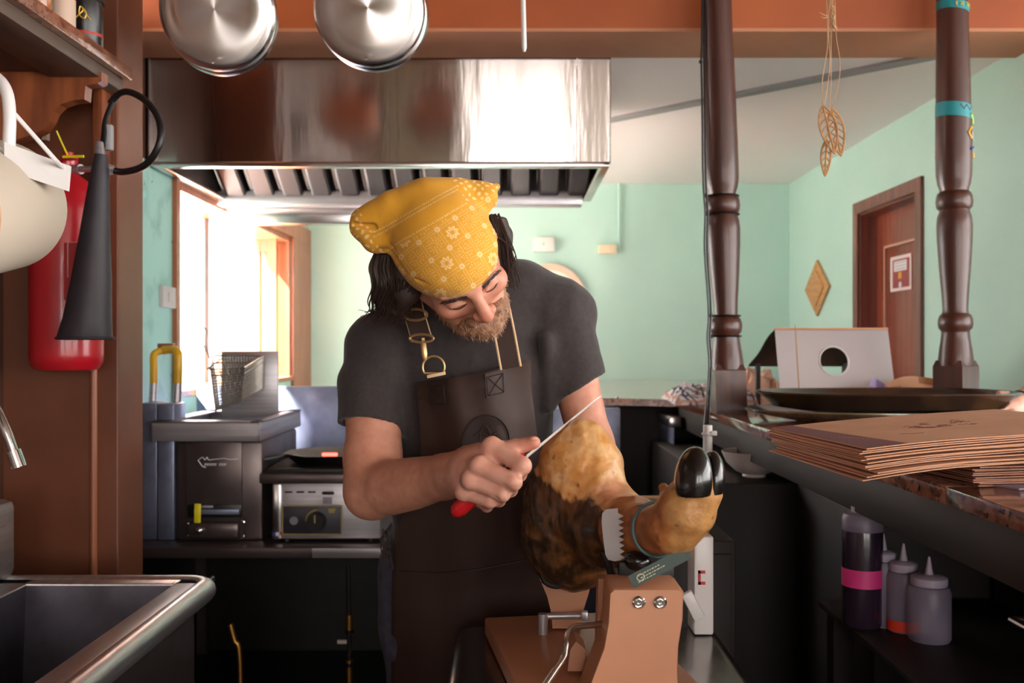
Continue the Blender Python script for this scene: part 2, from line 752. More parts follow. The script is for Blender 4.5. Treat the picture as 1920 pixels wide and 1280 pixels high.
# painted beam: orange front, tan underside lightened to stand in for bounced light
bt = struct(MB().box((-1.7, 2.97, 2.385), (3.7, 3.24, 2.76)).build('trim_1', 'beam_orange', smooth=False))
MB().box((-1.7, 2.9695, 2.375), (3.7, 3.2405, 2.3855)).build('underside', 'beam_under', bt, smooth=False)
struct(MB().bar((.40, 4.24, 2.397), (1.45, 3.13 + .15, 2.397), .06, .016).build('trim_2', 'grey_paint', smooth=False))
struct(MB().box((-1.5, 5.89, 0), (1.9, 6.05, 2.42)).build('wall_back', 'mint', smooth=False))


def wall_with_hole(name, m, axis, pos, t, a0, a1, z1, h):
    """wall in the plane axis=pos..pos+t from a0 to a1 with one opening h=(b0,b1,zz0,zz1)"""
    mb = MB()

    def bx(p0, p1, q0, q1):
        if axis == 'x':
            mb.box((min(pos, pos + t), p0, q0), (max(pos, pos + t), p1, q1))
        else:
            mb.box((p0, min(pos, pos + t), q0), (p1, max(pos, pos + t), q1))
    b0, b1, q0, q1 = h
    bx(a0, b0, 0, z1)
    bx(b1, a1, 0, z1)
    if q0 > 0:
        bx(b0, b1, 0, q0)
    if q1 < z1:
        bx(b0, b1, q1, z1)
    return struct(mb.build(name, m, smooth=False))


# right-hand wall with the brown door
DY0, DY1, DZ = 4.02, 4.69, 2.05
wall_with_hole('wall_right', 'mint', 'x', 1.70, .16, 2.95, 6.0, 2.45, (DY0, DY1, 0, DZ))
struct(MB().box((1.86, 2.95, 0), (3.75, 3.1, 2.76)).build('wall_side', 'mint', smooth=False))
fr = MB()
fr.box((1.685, DY0 - .06, 0), (1.699, DY0, DZ + .055)).box((1.685, DY1, 0), (1.699, DY1 + .06, DZ + .055)).box((1.685, DY0 + .001, DZ - .001), (1.699, DY1 - .001, DZ + .055))
fr.box((1.6995, DY0 + .002, 0), (1.85, DY0 + .012, DZ - .012)).box((1.6995, DY1 - .012, 0), (1.85, DY1 - .002, DZ - .012)).box((1.6995, DY0 + .002, DZ - .0115), (1.85, DY1 - .002, DZ - .002))
door = struct(MB().box((1.775, DY0 + .014, 0.01), (1.81, DY1 - .022, DZ - .014), .002).build('door_1', 'door_wood', smooth=False, org=(1.775, DY0, 0)))
fr.build('door_frame', 'door_frame', door, smooth=False)
for z0, z1 in ((.2, .95), (1.05, 1.86)):
    pn = MB()
    pn.box((1.768, DY0 + .14, z0), (1.776, DY1 - .16, z1), .003).build('door_panel', 'door_wood', door)
    ln = MB()
    y0, y1 = DY0 + .125, DY1 - .145
    for a, b in (((y0, z0 - .01), (y0, z1 + .01)), ((y1, z0 - .01), (y1, z1 + .01)), ((y0, z0 - .01), (y1, z0 - .01)), ((y0, z1 + .01), (y1, z1 + .01))):
        ln.bar((1.768, a[0], a[1]), (1.768, b[0], b[1]), .014, .012)
    ln.build('moulding', 'door_line', door, smooth=False)
hd = MB()
hd.cyl((1.775, DY0 + .06, 1.0), (1.72, DY0 + .06, 1.0), .01, n=12).cyl((1.725, DY0 + .06, 1.0), (1.725, DY0 + .16, 1.0), .008, n=12)
hd.build('door_handle', 'grey_paint', door)

# walls behind and beside the camera with the big windows that light the place
mat('wall_cream', (206, 196, 168), .6, col2=(198, 188, 160), nscale=3)
mb = MB()
for x0, x1, z0, z1 in ((-1.5, SHOP[0], 0, 2.76), (SHOP[1], SHOPB[0], 0, 2.76), (SHOPB[1], 3.8, 0, 2.76), (SHOP[0], SHOP[1], 0, SHOP[2]), (SHOP[0], SHOP[1], SHOP[3], 2.76), (SHOPB[0], SHOPB[1], 0, SHOPB[2]), (SHOPB[0], SHOPB[1], SHOPB[3], 2.76)):
    mb.box((x0, SHOP[4] - .15, z0), (x1, SHOP[4], z1))
struct(mb.build('wall_front', 'wall_cream', smooth=False))
wall_with_hole('wall_dining', 'mint', 'x', SIDE[4], .15, -3.1, 3.1, 2.76, SIDE[:4])
for nm, S_, nn_ in (('window_1', SHOP, 2), ('window_4', SHOPB, 4)):
    w = MB()
    for i in range(nn_ + 1):
        x = S_[0] + (S_[1] - S_[0]) * i / nn_
        w.box((x - .03, -3.1, S_[2]), (x + .03, -3.03, S_[3]))
    for z in (S_[2], 1.98, S_[3]):
        w.box((S_[0], -3.1, z - .03), (S_[1], -3.03, z + .03))
    wo = struct(w.build(nm, 'window_wood', smooth=False))
    MB().box((S_[0], -3.07, S_[2]), (S_[1], -3.066, S_[3])).build('pane', 'glass', wo, smooth=False)
w = MB()
for i in range(6):
    y = SIDE[0] + (SIDE[1] - SIDE[0]) * i / 5
    w.box((SIDE[4] + .03, y - .035, SIDE[2]), (SIDE[4] + .10, y + .035, SIDE[3]))
for z in (SIDE[2], 1.98, SIDE[3]):
    w.box((SIDE[4] + .03, SIDE[0], z - .035), (SIDE[4] + .10, SIDE[1], z + .035))
wo = struct(w.build('window_2', 'window_wood', smooth=False))
MB().box((SIDE[4] + .064, SIDE[0], SIDE[2]), (SIDE[4] + .068, SIDE[1], SIDE[3])).build('pane', 'glass', wo, smooth=False)

# kitchen side: brown wall beside the sink, pier with the extinguisher, mint wall with the bright window
struct(MB().box((-1.45, -3.1, 0), (-1.25, 2.36, 2.76)).build('wall_kitchen', 'wall_brown', smooth=False))
struct(MB().box((-1.45, 2.36, 0), (-.968, 2.52, 2.76), .004).build('wall_pier', 'pier_brown', smooth=False))
struct(MB().box((-1.40, 2.52, 0), (-1.246, 3.02, 2.44)).box((-1.40, 3.021, 2.04), (-1.246, 3.29, 2.44)).build('wall_added_dark', 'wall_brown', smooth=False))  # unseen brown boxes added so the hood mirrors dark brown, not mint
wall_with_hole('wall_left', 'mint_old', 'x', -1.25, -.2, 2.5, 6.0, 2.45, KITW[:4])
w = MB()
y0, y1, z0, z1, X = KITW
w.box((-1.249, y1 + .002, z0 - .2), (-1.232, 5.885, z1 - .001)).box((-1.249, y0 - .04, z0 - .03), (-1.232, y0 - .002, z1 - .001)).box((-1.249, y0 - .04, z1), (-1.232, 5.885, z1 + .09))
w.box((-1.45, y1 - .03, z0 + .026), (-1.251, y1 - .002, z1 - .031)).box((-1.45, y0 + .002, z1 - .03), (-1.251, y1 - .002, z1 - .002))
w.box((-1.45, y0 + .002, z0 + .001), (-1.236, y1 - .002, z0 + .025))
wo = struct(w.build('window_3', 'window_wood', smooth=False))
m_ = MB()
m_.box((-1.405, 5.27, z0 + .03), (-1.385, 5.31, z1 - .03)).box((-1.345, 5.27, z0 + .03), (-1.295, 5.31, z1 - .03))
m_.box((-1.384, 5.272, z0 + .031), (-1.346, 5.308, z0 + .10)).box((-1.384, 5.272, z1 - .10), (-1.346, 5.308, z1 - .031))
m_.build('casement', 'window_wood', wo, smooth=False)
MB().box((-1.44, 4.40, z0), (-1.41, 4.47, z1)).build('mullion', 'grey_paint', wo, smooth=False)
MB().box((-1.425, y0, z0), (-1.422, y1, z1)).build('pane', 'glass', wo, smooth=False)
lf = MB()
lf.box((-1.70, 5.50, z0 + .02), (-1.47, 5.53, z1 - .02))
lf.build('shutter', 'window_wood', wo, smooth=False)

# pale ground added outside the kitchen window to bounce sun indoors
mat('bounce_ground', (226, 222, 214), .8, col2=(214, 210, 202), nscale=2)
struct(MB().box((-9.0, -1.0, -.1), (-1.72, 11.0, -.005)).build('ground', 'bounce_ground', smooth=False))

# ------------------------------------------------------------------ kitchen materials
mat('steel', (196, 192, 194), .34, metal=.75, col2=(176, 172, 176), nscale=6, stretch=(.3, .3, 14), bump=.03, bscale=40, bstretch=(.2, .2, 30), rvar=.06)
mat('steel_blue', (146, 152, 176), .40, metal=.65, col2=(104, 110, 132), nscale=9, lo=.4, hi=.75, rvar=.1)
mat('hood_steel', (186, 176, 170), .15, metal=1.0, bump=.55, bscale=3.0, bstretch=(2.0, .2, .22), aniso=.85)
_t = MATS['hood_steel'].node_tree.nodes.new('ShaderNodeCombineXYZ')
_t.inputs[2].default_value = 1.0
MATS['hood_steel'].node_tree.links.new(_t.outputs[0], MATS['hood_steel'].node_tree.nodes['Principled BSDF'].inputs['Tangent'])
mat('baffle_steel', (62, 59, 60), .45, metal=.8)
mat('steel_bright', (205, 202, 200), .22, metal=1.0)
mat('chrome', (215, 215, 215), .12, metal=1.0)
mat('black_iron', (24, 21, 20), .45, col2=(34, 29, 26), nscale=20, bump=.1)
mat('black_plastic', (22, 20, 21), .35)
mat('dark_steel', (104, 92, 90), .32, metal=.75, rvar=.05)
mat('panel_slate', (52, 48, 58), .4)
mat('yellow_paint', (222, 168, 28), .38)
mat('yellow_plastic', (226, 208, 34), .4)
mat('yellow_line', (170, 150, 84), .5)
mat('label_grey', (150, 140, 148), .5)
mat('white_print', (225, 222, 226), .5)
mat('red_paint', (196, 30, 38), .4)
mat('blue_paint', (52, 62, 150), .4)
mat('brass', (176, 128, 66), .35, metal=.9)
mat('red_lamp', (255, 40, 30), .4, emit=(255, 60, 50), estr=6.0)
mat('wire', (168, 160, 152), .3, metal=.9)

# ------------------------------------------------------------------ extractor hood
HX0, HX1, HY, HZ = -1.235, .335, 3.30, 2.023
hood = thing('extractor_hood', (-.45, 3.3, HZ), 'wide stainless steel extractor hood above the stove table', 'hood')
tl = .045                                              # the front leans: its lower edge stands back
fp = MB()
cs = [(-.0, .0), (.4, .4)]
rows = []
for i in range(9):
    t = i / 8
    rows.append([Vector((HX0 + (HX1 - .115 - HX0) * j / 24, HY - tl * t * 1.0, HZ + .012 + .40 * t)) for j in range(25)])
fp.grid(rows)
rows2 = [[p + Vector((0, .004, 0)) for p in r] for r in rows]
fp.grid([list(reversed(r)) for r in rows2])
fp.build('front_panel', 'hood_steel', hood)
cp = MB()
cp.grid([[Vector((HX1 - .113 + .113 * j / 4, HY - .003 - tl * i / 8, HZ + .012 + .40 * i / 8)) for j in range(5)] for i in range(9)])
cp.box((HX1 - .004, HY - tl, HZ), (HX1, 4.10, 2.398))
cp.build('corner_panel', 'hood_steel', hood)
MB().box((HX0, HY - tl, HZ), (HX0 + .004, 4.10, 2.398)).box((HX0, 4.096, 2.03), (HX1, 4.10, 2.398)).build('back_panel', 'dark_steel', hood)
MB().box((HX0, HY - .01, HZ - .006), (HX1, HY + .03, HZ + .012), .003).build('front_lip', 'steel_bright', hood)
MB().box((HX1 - .035, HY, HZ - .006), (HX1, 4.08, HZ + .004), .002).build('side_lip', 'steel_bright', hood)
MB().box((HX0, HY, HZ - .006), (HX0 + .035, 4.08, HZ + .004), .002).build('side_lip', 'steel_bright', hood)
MB().box((HX0, 4.02, HZ - .03), (HX1 - .04, 4.10, HZ + .03), .004).build('gutter', 'steel', hood)
MB().box((HX0, 3.46, 2.36), (HX1, 3.50, 2.398)).box((HX0, 3.50, 2.392), (HX1, 4.09, 2.398)).build('filter_rail', 'dark_steel', hood)
# baffle slats: channels that rise from the gutter to the front rail
sl = MB()
n = 13
w_ = .088
prof = [(-w_ / 2, .0), (-w_ / 2 + .004, -.018), (-w_ / 2 + .012, -.024), (w_ / 2 - .012, -.024), (w_ / 2 - .004, -.018), (w_ / 2, 0)]
A0, B0 = Vector((0, 4.03, HZ + .03)), Vector((0, 3.49, 2.37))
d_ = (B0 - A0).normalized()
nn = Vector((0, d_.z, -d_.y))
if nn.z > 0:
    nn = -nn
rows = [[A0 + Vector((q[0], 0, 0)) - nn * q[1] for q in prof], [B0 + Vector((q[0], 0, 0)) - nn * q[1] for q in prof]]
sl.grid(rows)
sl.grid([[p - nn * .0015 for p in r] for r in rows])
first = sl.build('baffle', 'baffle_steel', hood)
fl_ = MB()
q0, q1 = A0 + Vector((-w_ / 2 - .002, 0, 0)), B0 + Vector((-w_ / 2 - .002, 0, 0))
fl_.grid([[q0, q0 + Vector((-.010, 0, 0)) - nn * -.008], [q1, q1 + Vector((-.010, 0, 0)) - nn * -.008]])
fl_.grid([[q0 + nn * .001, q0 + Vector((-.010, 0, 0)) + nn * .009], [q1 + nn * .001, q1 + Vector((-.010, 0, 0)) + nn * .009]])
ff = fl_.build('flange', 'steel_bright', first)
x0 = HX0 + .08
step = (HX1 - .06 - x0) / (n - 1)
for i in range(n):
    o = first if i == 0 else copy_tree(first, hood)
    o.location = (x0 + i * step, 0, 0)
MB().box((HX0 + .03, 3.70, 2.37), (HX1 - .03, 3.74, 2.385)).build('filter_frame', 'black_iron', hood)
tr = MB()
tr.box((HX0 + .01, 4.11, HZ - .095), (-.56, 4.20, HZ - .02), .004)
tr.build('drip_tray', 'steel_bright', hood)

# ------------------------------------------------------------------ stove table
TX0, TX1, TY0, TY1, TZ = -1.22, .0, 2.88, 3.74, .797
tab = thing('stove_table', ((TX0 + TX1) / 2, 3.3, 0), 'dark steel stove table under the extractor hood with tall splashback', 'table')
MB().box((TX0, TY0, TZ - .032), (TX1, TY1, TZ), .004).build('top', 'dark_steel', tab)
MB().box((-.60, TY0 - .002, TZ - .03), (TX1, TY0 + .004, TZ - .001), .001).build('edge_strip', 'steel', tab)
MB().box((TX0, TY1 - .03, TZ), (TX1, TY1, 1.247), .004).build('splashback', 'steel_blue', tab)
MB().box((TX0, TY0 + .02, .02), (TX0 + .01, TY1 - .02, TZ - .03)).build('side_panel', 'black_iron', tab)  # added black panel, hides the lit wall below the table top
MB().box((TX0, TY0 + .03, .2), (TX1, TY1 - .01, .225)).build('undershelf', 'black_iron', tab)
MB().box((TX0, TY1 - .02, .02), (TX1, TY1 - .005, TZ - .03)).build('back_panel', 'black_iron', tab)  # added black sheet that keeps the space under the table dark
for x in (TX0 + .03, TX1 - .03):
    for y in (TY0 + .05, TY1 - .05):
        MB().box((x - .02, y - .02, 0), (x + .02, y + .02, TZ - .03)).build('leg', 'dark_steel', tab)

# ------------------------------------------------------------------ steel sheets left of the fryer
o = MB().box((-1.215, 3.02, TZ), (-1.165, 3.06, 1.19), .003).build('steel_sheet', 'steel_blue')
tag(o, 'narrow bluish steel sheet standing against the mint wall beside the fryer', 'sheet')
o = MB().box((-1.158, 3.0, TZ), (-1.109, 3.1, 1.225), .006).build('steel_duct', 'steel_blue')
tag(o, 'upright steel duct box under the left leg of the yellow pipe', 'duct', 'steel duct boxes')
o = MB().box((-1.105, 2.99, TZ), (-1.052, 3.1, 1.222), .006).build('steel_duct', 'steel_blue')
tag(o, 'upright steel duct box pressed against the dark fryer body', 'duct', 'steel duct boxes')

# ------------------------------------------------------------------ yellow gas pipe
gp = thing('gas_pipe', P(310, 760, 3.13), 'yellow gas pipe bent in an upside down U beside the window', 'pipe')
pl = [P(288, 722, 3.13), P(288, 690, 3.13), P(288, 668, 3.14), P(294, 660, 3.15), P(308, 656, 3.16)]
MB().tube(spline(pl, 5), .012, 12).build('pipe', 'yellow_paint', gp)
pl = [P(306, 656, 3.16), P(322, 655, 3.15), P(331, 659, 3.14), P(334, 670, 3.13), P(333, 722, 3.13)]
MB().tube(spline(pl, 5), .0145, 12).build('pipe', 'yellow_paint', gp)
MB().cyl(P(288, 718, 3.13), P(286, 760, 3.13), .0125, n=12).build('fitting', 'steel', gp)
MB().cyl(P(333, 718, 3.13), P(331, 757, 3.13), .015, n=12).build('fitting', 'steel', gp)
MB().obox(P(312, 648, 3.18), (.05, .03, .016), None, .002).build('wall_clip', 'window_wood', gp)

# ------------------------------------------------------------------ deep fryer
fz = TZ
fry = thing('deep_fryer', (-.91, 3.2, fz), 'dark brown steel deep fryer with drain tap and wide tray', 'fryer')
MB().box((-1.045, 2.985, fz), (-.775, 3.46, 1.11), .012).build('body', 'dark_steel', fry)
MB().box((-1.012, 2.975, fz + .11), (-.838, 2.99, 1.105), .003).build('front_plate', 'dark_steel', fry)
ty = MB()
ty.box((-1.10, 2.925, 1.112), (-.768, 2.931, 1.172), .002).box((-1.10, 2.925, 1.112), (-1.094, 3.49, 1.172), .002).box((-.774, 2.925, 1.112), (-.768, 3.49, 1.172), .002)
ty.box((-1.10, 3.484, 1.112), (-.768, 3.49, 1.172), .002)
ty.box((-1.10, 2.925, 1.166), (-.768, 2.99, 1.173), .002).box((-1.10, 2.925, 1.166), (-1.05, 3.49, 1.173), .002).box((-.80, 2.925, 1.166), (-.768, 3.49, 1.173), .002).box((-1.10, 3.40, 1.166), (-.768, 3.49, 1.173), .002)
ty.box((-1.05, 2.99, 1.12), (-.80, 3.40, 1.128))
ty.build('drain_tray', 'steel', fry)
MB().box((-1.00, 3.30, 1.165), (-.805, 3.315, 1.385), .002).build('back_plate', 'steel', fry)
MB().box((-1.005, 2.972, fz + .075), (-.838, 2.99, fz + .115), .002).build('window_slot', 'black_plastic', fry)
MB().box((-.985, 2.969, fz + .085), (-.845, 2.974, fz + .10), .001).build('slot_plate', 'steel_blue', fry)
MB().box((-.96, 2.966, fz + .105), (-.925, 2.975, fz + .113), .001).build('latch', 'label_grey', fry)
dr = MB().box((-1.0, 2.955, fz + .012), (-.842, 2.985, fz + .062), .012).build('drawer', 'dark_steel', fry)
pts = [P(449, 976, 2.945), P(457, 977, 2.945), P(458, 990, 2.945), P(457, 1004, 2.945), P(448, 1010, 2.945)]
MB().tube(spline(pts, 4), .004, 8).build('handle', 'chrome', dr)
tp = MB().sphere(P(374, 994, 2.95), .012, 14).cyl(P(374, 994, 2.95), P(374, 994, 2.985), .008, n=12).build('drain_tap', 'chrome', fry)
MB().bar(P(371, 944, 2.945), P(370, 980, 2.945), .02, .006, up=Vector((0, 1, 0)), bev=.002).build('lever', 'yellow_plastic', tp)
for q in ((353, 981), (353, 1004)):
    MB().sphere(P(q[0], q[1], 2.972), .004, 10).build('screw', 'chrome', fry)
# worn maker's mark: a swoosh, a script line and a row of small capitals too worn to read
lg = MB()
lg.tube(spline([P(371, 862, 2.9725), P(375, 868, 2.9725), P(380, 874, 2.9725), P(386, 876, 2.9725)], 4), .0016, 6)
lg.tube(spline([P(373, 861, 2.9725), P(380, 857, 2.9725), P(384, 862, 2.9725), P(388, 857, 2.9725), P(391, 862, 2.9725), P(400, 861, 2.9725), P(412, 860, 2.9725), P(420, 859, 2.9725), P(430, 861, 2.9725), P(446, 860, 2.9725)], 4), .0011, 6)
for k in range(9):
    if k == 5:
        continue
    q = P(384 + 4.6 * k, 871, 2.9725)
    lg.tube([q + Vector((0, 0, -.004)), q + Vector((0, 0, .004)), q + Vector((.0045, 0, .004)), q + Vector((.0045, 0, .0)), q + Vector((.0005, 0, -.0005))], .0009, 5)
lg.build('maker_mark', 'white_print', fry)

# ------------------------------------------------------------------ wire fry baskets
bk = thing('fry_basket', P(440, 778, 3.12), 'tapered wire fry basket leaning on the fryer tray', 'basket')
c8 = {}
# eight corners: rim (front-left, front-right, back-right, back-left) and bottom
rim = [P(394, 692, 3.03), P(458, 690, 3.03), P(494, 668, 3.27), P(399, 666, 3.27)]
bot = [P(404, 770, 3.06), P(452, 752, 3.06), P(492, 728, 3.25), P(412, 760, 3.25)]


def wall_wires(mb, a, b, c, d, nu, nv, r=.0013):
    for i in range(nu + 1):
        t = i / nu
        mb.tube([a.lerp(b, t), d.lerp(c, t)], r, 4)
    for i in range(nv + 1):
        t = i / nv
        mb.tube([a.lerp(d, t), b.lerp(c, t)], r, 4)


for k in range(4):
    l = (k + 1) % 4
    mb = MB()
    wall_wires(mb, rim[k], rim[l], bot[l], bot[k], 18, 14)
    mb.build('wire_wall', 'wire', bk)
mb = MB()
wall_wires(mb, bot[0], bot[1], bot[2], bot[3], 14, 12)
mb.build('wire_floor', 'wire', bk)
MB().tube(rim, .0032, 8, closed=True).build('rim', 'wire', bk)
MB().tube([p.lerp(bot[i], .16) for i, p in enumerate(rim)], .0026, 8, closed=True).build('band', 'wire', bk)
hook = MB()
hook.tube([P(388, 692, 3.0), P(416, 672, 3.02), P(428, 703, 3.02)], .0028, 8)
hook.tube(spline([P(396, 676, 3.0), P(384, 652, 3.0), P(372, 632, 3.0), P(364, 622, 3.0), P(366, 615, 3.0), P(378, 613, 3.0), P(388, 620, 3.0), P(386, 642, 3.0), P(392, 668, 3.0)], 5), .0022, 8)
hook.build('handle', 'wire', bk)

# ------------------------------------------------------------------ electric crepe hotplate
cz = TZ
cr = thing('crepe_maker', (-.57, 3.1, cz), 'compact steel electric hotplate with a slate control panel and round black dial', 'hotplate')
MB().box((-.7365, 2.955, cz + .012), (-.405, 3.30, .982), .004).build('body', 'steel', cr)
MB().box((-.7365, 2.950, cz + .012), (-.710, 2.957, .978), .002).build('side_strip', 'steel_bright', cr)
MB().box((-.772, 2.93, .982), (-.385, 3.34, 1.012), .004).build('top_lip', 'dark_steel', cr)
MB().box((-.755, 2.95, 1.010), (-.40, 3.32, 1.026), .003).build('drip_pan', 'black_iron', cr)
for x in (-.70, -.44):
    for y in (2.99, 3.26):
        MB().cyl((x, y, cz), (x, y, cz + .014), .014, n=12).build('foot', 'black_plastic', cr)
pn = MB().box((-.7035, 2.944, .826), (-.523, 2.956, .913), .002).build('control_panel', 'panel_slate', cr)
bd = MB()
y_ = 2.9425
for a, b in (((-.7035, .826), (-.523, .826)), ((-.7035, .913), (-.523, .913)), ((-.7035, .826), (-.7035, .913)), ((-.523, .826), (-.523, .913))):
    bd.bar((a[0], y_, a[1]), (b[0], y_, b[1]), .004, .003)
bd.build('border', 'yellow_line', pn, smooth=False)
kc = P(593, 978, 2.93)
kn = MB().cyl(kc + Vector((0, -.022, 0)), kc + Vector((0, .015, 0)), .026, .029, 28).build('dial', 'black_plastic', pn)
MB().box(kc + Vector((-.002, -.0245, 0)), kc + Vector((.002, -.0215, .024))).build('dial_mark', 'yellow_line', pn)
MB().cyl(P(551, 976, 2.93), P(551, 976, 2.95), .013, n=20).build('pilot_lamp', 'black_plastic', pn)
MB().tube([kc + Vector((.034 * math.cos(a), .012, .034 * math.sin(a))) for a in [math.radians(90 + 6 * i) for i in range(16)]], .0028, 6).build('scale_arc', 'yellow_line', pn)
MB().prism([(-.011, 0), (.011, 0), (.008, -.014), (-.008, -.014)], P(622, 953, 2.9435), (1, 0, 0), (0, 0, 1), (0, -1, 0), .001).build('badge', 'yellow_line', pn)
for x in (541, 563, 585):
    MB().obox(P(x, 922, 2.953), (.023, .006, .005), None, .001).build('vent', 'black_plastic', cr)
MB().obox(P(615, 924, 2.953), (.038, .008, .010), None, .004).build('slot', 'black_plastic', cr)
MB().obox(P(614, 938, 2.954), (.028, .004, .022), None, .001).build('label', 'label_grey', cr)
MB().obox(P(513, 1001, 2.9495), (.008, .002, .010), None).build('flag_mark', 'blue_paint', cr)
MB().obox(P(520, 1001, 2.9495), (.009, .002, .010), None).build('flag_mark', 'white_print', cr)
MB().obox(P(528, 999, 2.9495), (.009, .002, .010), None).build('flag_mark', 'red_paint', cr)
# black cast pan on the hotplate
pan = thing('cast_iron_pan', (-.575, 3.13, 1.027), 'black cast iron pan on the electric hotplate', 'pan')
pr = [(0, .004), (.12, .004), (.165, .032), (.172, .032), (.126, 0), (0, 0)]
MB().lathe(pr, (-.575, 3.13, 1.027), n=8, cap=False, ref=Vector((.38, .92, 0))).build('body', 'black_iron', pan)
MB().bar((-.72, 3.07, 1.053), (-.80, 3.0, 1.045), .03, .012, bev=.004).build('handle', 'black_iron', pan)
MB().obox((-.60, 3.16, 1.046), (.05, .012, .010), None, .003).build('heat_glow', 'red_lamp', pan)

# gas pipes and valves under the table
gv = thing('gas_valve_pipe', P(655, 1280, 2.86), 'rusty brass gas pipe with a small white tap below the stove table', 'pipe')
MB().tube([P(653, 1060, 2.86), P(654, 1150, 2.86), P(656, 1290, 2.86), P(657, 1500, 2.86)], .007, 10).build('pipe', 'black_iron', gv)
for y0, y1, r_, m_ in ((1152, 1180, .011, 'brass'), (1180, 1186, .013, 'dark_metal'), (1225, 1232, .012, 'dark_metal'), (1236, 1242, .012, 'brass'), (1250, 1290, .009, 'brass')):
    MB().cyl(P(655, y0, 2.86), P(655.5, y1, 2.86), r_, n=12).build('fitting', m_, gv)
MB().cyl(P(650, 1203, 2.85), P(633, 1203, 2.85), .006, n=10).build('tap', 'white_paint', gv)
gv = MB().tube(spline([P(432, 1170, 2.86), P(440, 1200, 2.86), P(450, 1240, 2.86), P(452, 1500, 2.86)], 4), .008, 10).build('drain_pipe', 'brass')
tag(gv, 'thin rusty pipe standing beside the sink rim below the stove table', 'pipe')

# ------------------------------------------------------------------ materials, left side
mat('sink_steel', (214, 212, 212), .33, metal=.9, col2=(196, 194, 194), nscale=5, stretch=(12, .3, 12), rvar=.06, bump=.02, bscale=30)
mat('sink_inside', (96, 92, 100), .42, metal=.85, col2=(70, 66, 72), nscale=8)
mat('granite', (146, 96, 74), .16, col2=(112, 70, 54), nscale=34, lo=.42, hi=.58, speck=(52, 38, 34), sscale=150, sthr=.60, coat=.3)
mat('shelf_wood', (92, 72, 60), .5, col2=(66, 52, 44), nscale=7, stretch=(3, .4, 3))
mat('bracket_wood', (150, 82, 46), .42, col2=(98, 48, 26), nscale=5, stretch=(4, 4, .6), coat=.2)
mat('dark_wood', (52, 34, 26), .45, col2=(38, 25, 20), nscale=5, stretch=(4, 4, .5))
mat('ext_red', (176, 22, 34), .28, coat=.3)
mat('horn_black', (52, 46, 52), .55, col2=(44, 38, 44), nscale=6)
mat('rubber', (20, 17, 17), .42)
mat('paper_cream', (192, 178, 160), .75)
mat('cardboard', (214, 170, 132), .8, col2=(204, 160, 124), nscale=30)
mat('card_white', (194, 188, 184), .7)
mat('enamel_white', (218, 214, 212), .3)
mat('can_black', (22, 18, 16), .3)
mat('gold', (222, 178, 70), .35, metal=.4)
mat('amber', (150, 84, 26), .2, coat=.4)
mat('label_paper', (196, 168, 148), .6)
mat('label_red', (176, 52, 34), .5)
mat('copper_paint', (150, 88, 58), .4)

# ------------------------------------------------------------------ sink
SX0, SX1, SY0, SY1, SZ = -1.22, -.632, .55, 2.11, .898
sk = thing('sink', (-.93, 1.3, 0), 'deep stainless steel sink with a rolled rim in the corner', 'sink')
rw = .085
rm = MB()
IX0, IX1, IY0, IY1 = -1.03, SX1 - .085, .62, SY1 - .075
rm.box((SX0, IY1, SZ - .012), (SX1 - .02, SY1, SZ), .004).box((IX1, SY0, SZ - .012), (SX1 - .02, SY1, SZ), .004)
rm.box((SX0, SY0, SZ - .012), (IX0, SY1, SZ), .004).box((SX0, SY0, SZ - .012), (SX1 - .02, IY0, SZ), .004)
rm.build('deck', 'sink_steel', sk)
edge = [Vector((SX1 - .024, SY0, SZ - .018)), Vector((SX1 - .024, SY1 - .07, SZ - .018))]
for i in range(7):
    a = i / 6 * PI / 2
    edge.append(Vector((SX1 - .069 + .045 * math.cos(a), SY1 - .069 + .045 * math.sin(a), SZ - .018)))
edge.append(Vector((SX0, SY1 - .024, SZ - .018)))
MB().tube(edge, .024, 14).build('rolled_rim', 'sink_steel', sk)
bs = MB()
bz = SZ - .28
for a, b in (((IX0, IY0), (IX1, IY0)), ((IX1, IY0), (IX1, IY1)), ((IX1, IY1), (IX0, IY1)), ((IX0, IY1), (IX0, IY0))):
    c_ = Vector(((IX0 + IX1) / 2, (IY0 + IY1) / 2, 0))
    pts = []
    for q in (a, b):
        v = Vector((q[0], q[1], 0))
        pts.append((v + Vector((0, 0, SZ - .004)), v.lerp(c_, .05) + Vector((0, 0, bz))))
    bs.add([pts[0][0], pts[1][0], pts[1][1], pts[0][1]], [(0, 1, 2, 3)])
v = [Vector((q[0], q[1], 0)).lerp(c_, .05) + Vector((0, 0, bz)) for q in ((IX0, IY0), (IX1, IY0), (IX1, IY1), (IX0, IY1))]
bs.add(v, [(0, 1, 2, 3)])
bs.build('basin', 'sink_inside', sk)
MB().cyl(((IX0 + IX1) / 2, 1.3, bz), ((IX0 + IX1) / 2, 1.3, bz + .006), .045, n=24).build('drain', 'chrome', sk)
MB().box((-1.22, SY0, SZ), (-1.087, SY1, SZ + .17), .018).build('splashback', 'sink_steel', sk)
MB().box((SX1 - .06, SY0, .42), (SX1 - .045, SY1 - .05, SZ - .03)).box((SX0, SY1 - .065, .42), (SX1 - .045, SY1 - .05, SZ - .03)).build('skirt', 'dark_steel', sk)
for y in (SY0 + .1, SY1 - .12):
    for x in (SX0 + .08, SX1 - .09):
        MB().cyl((x, y, 0), (x, y, SZ - .03), .02, n=14).build('leg', 'dark_steel', sk)
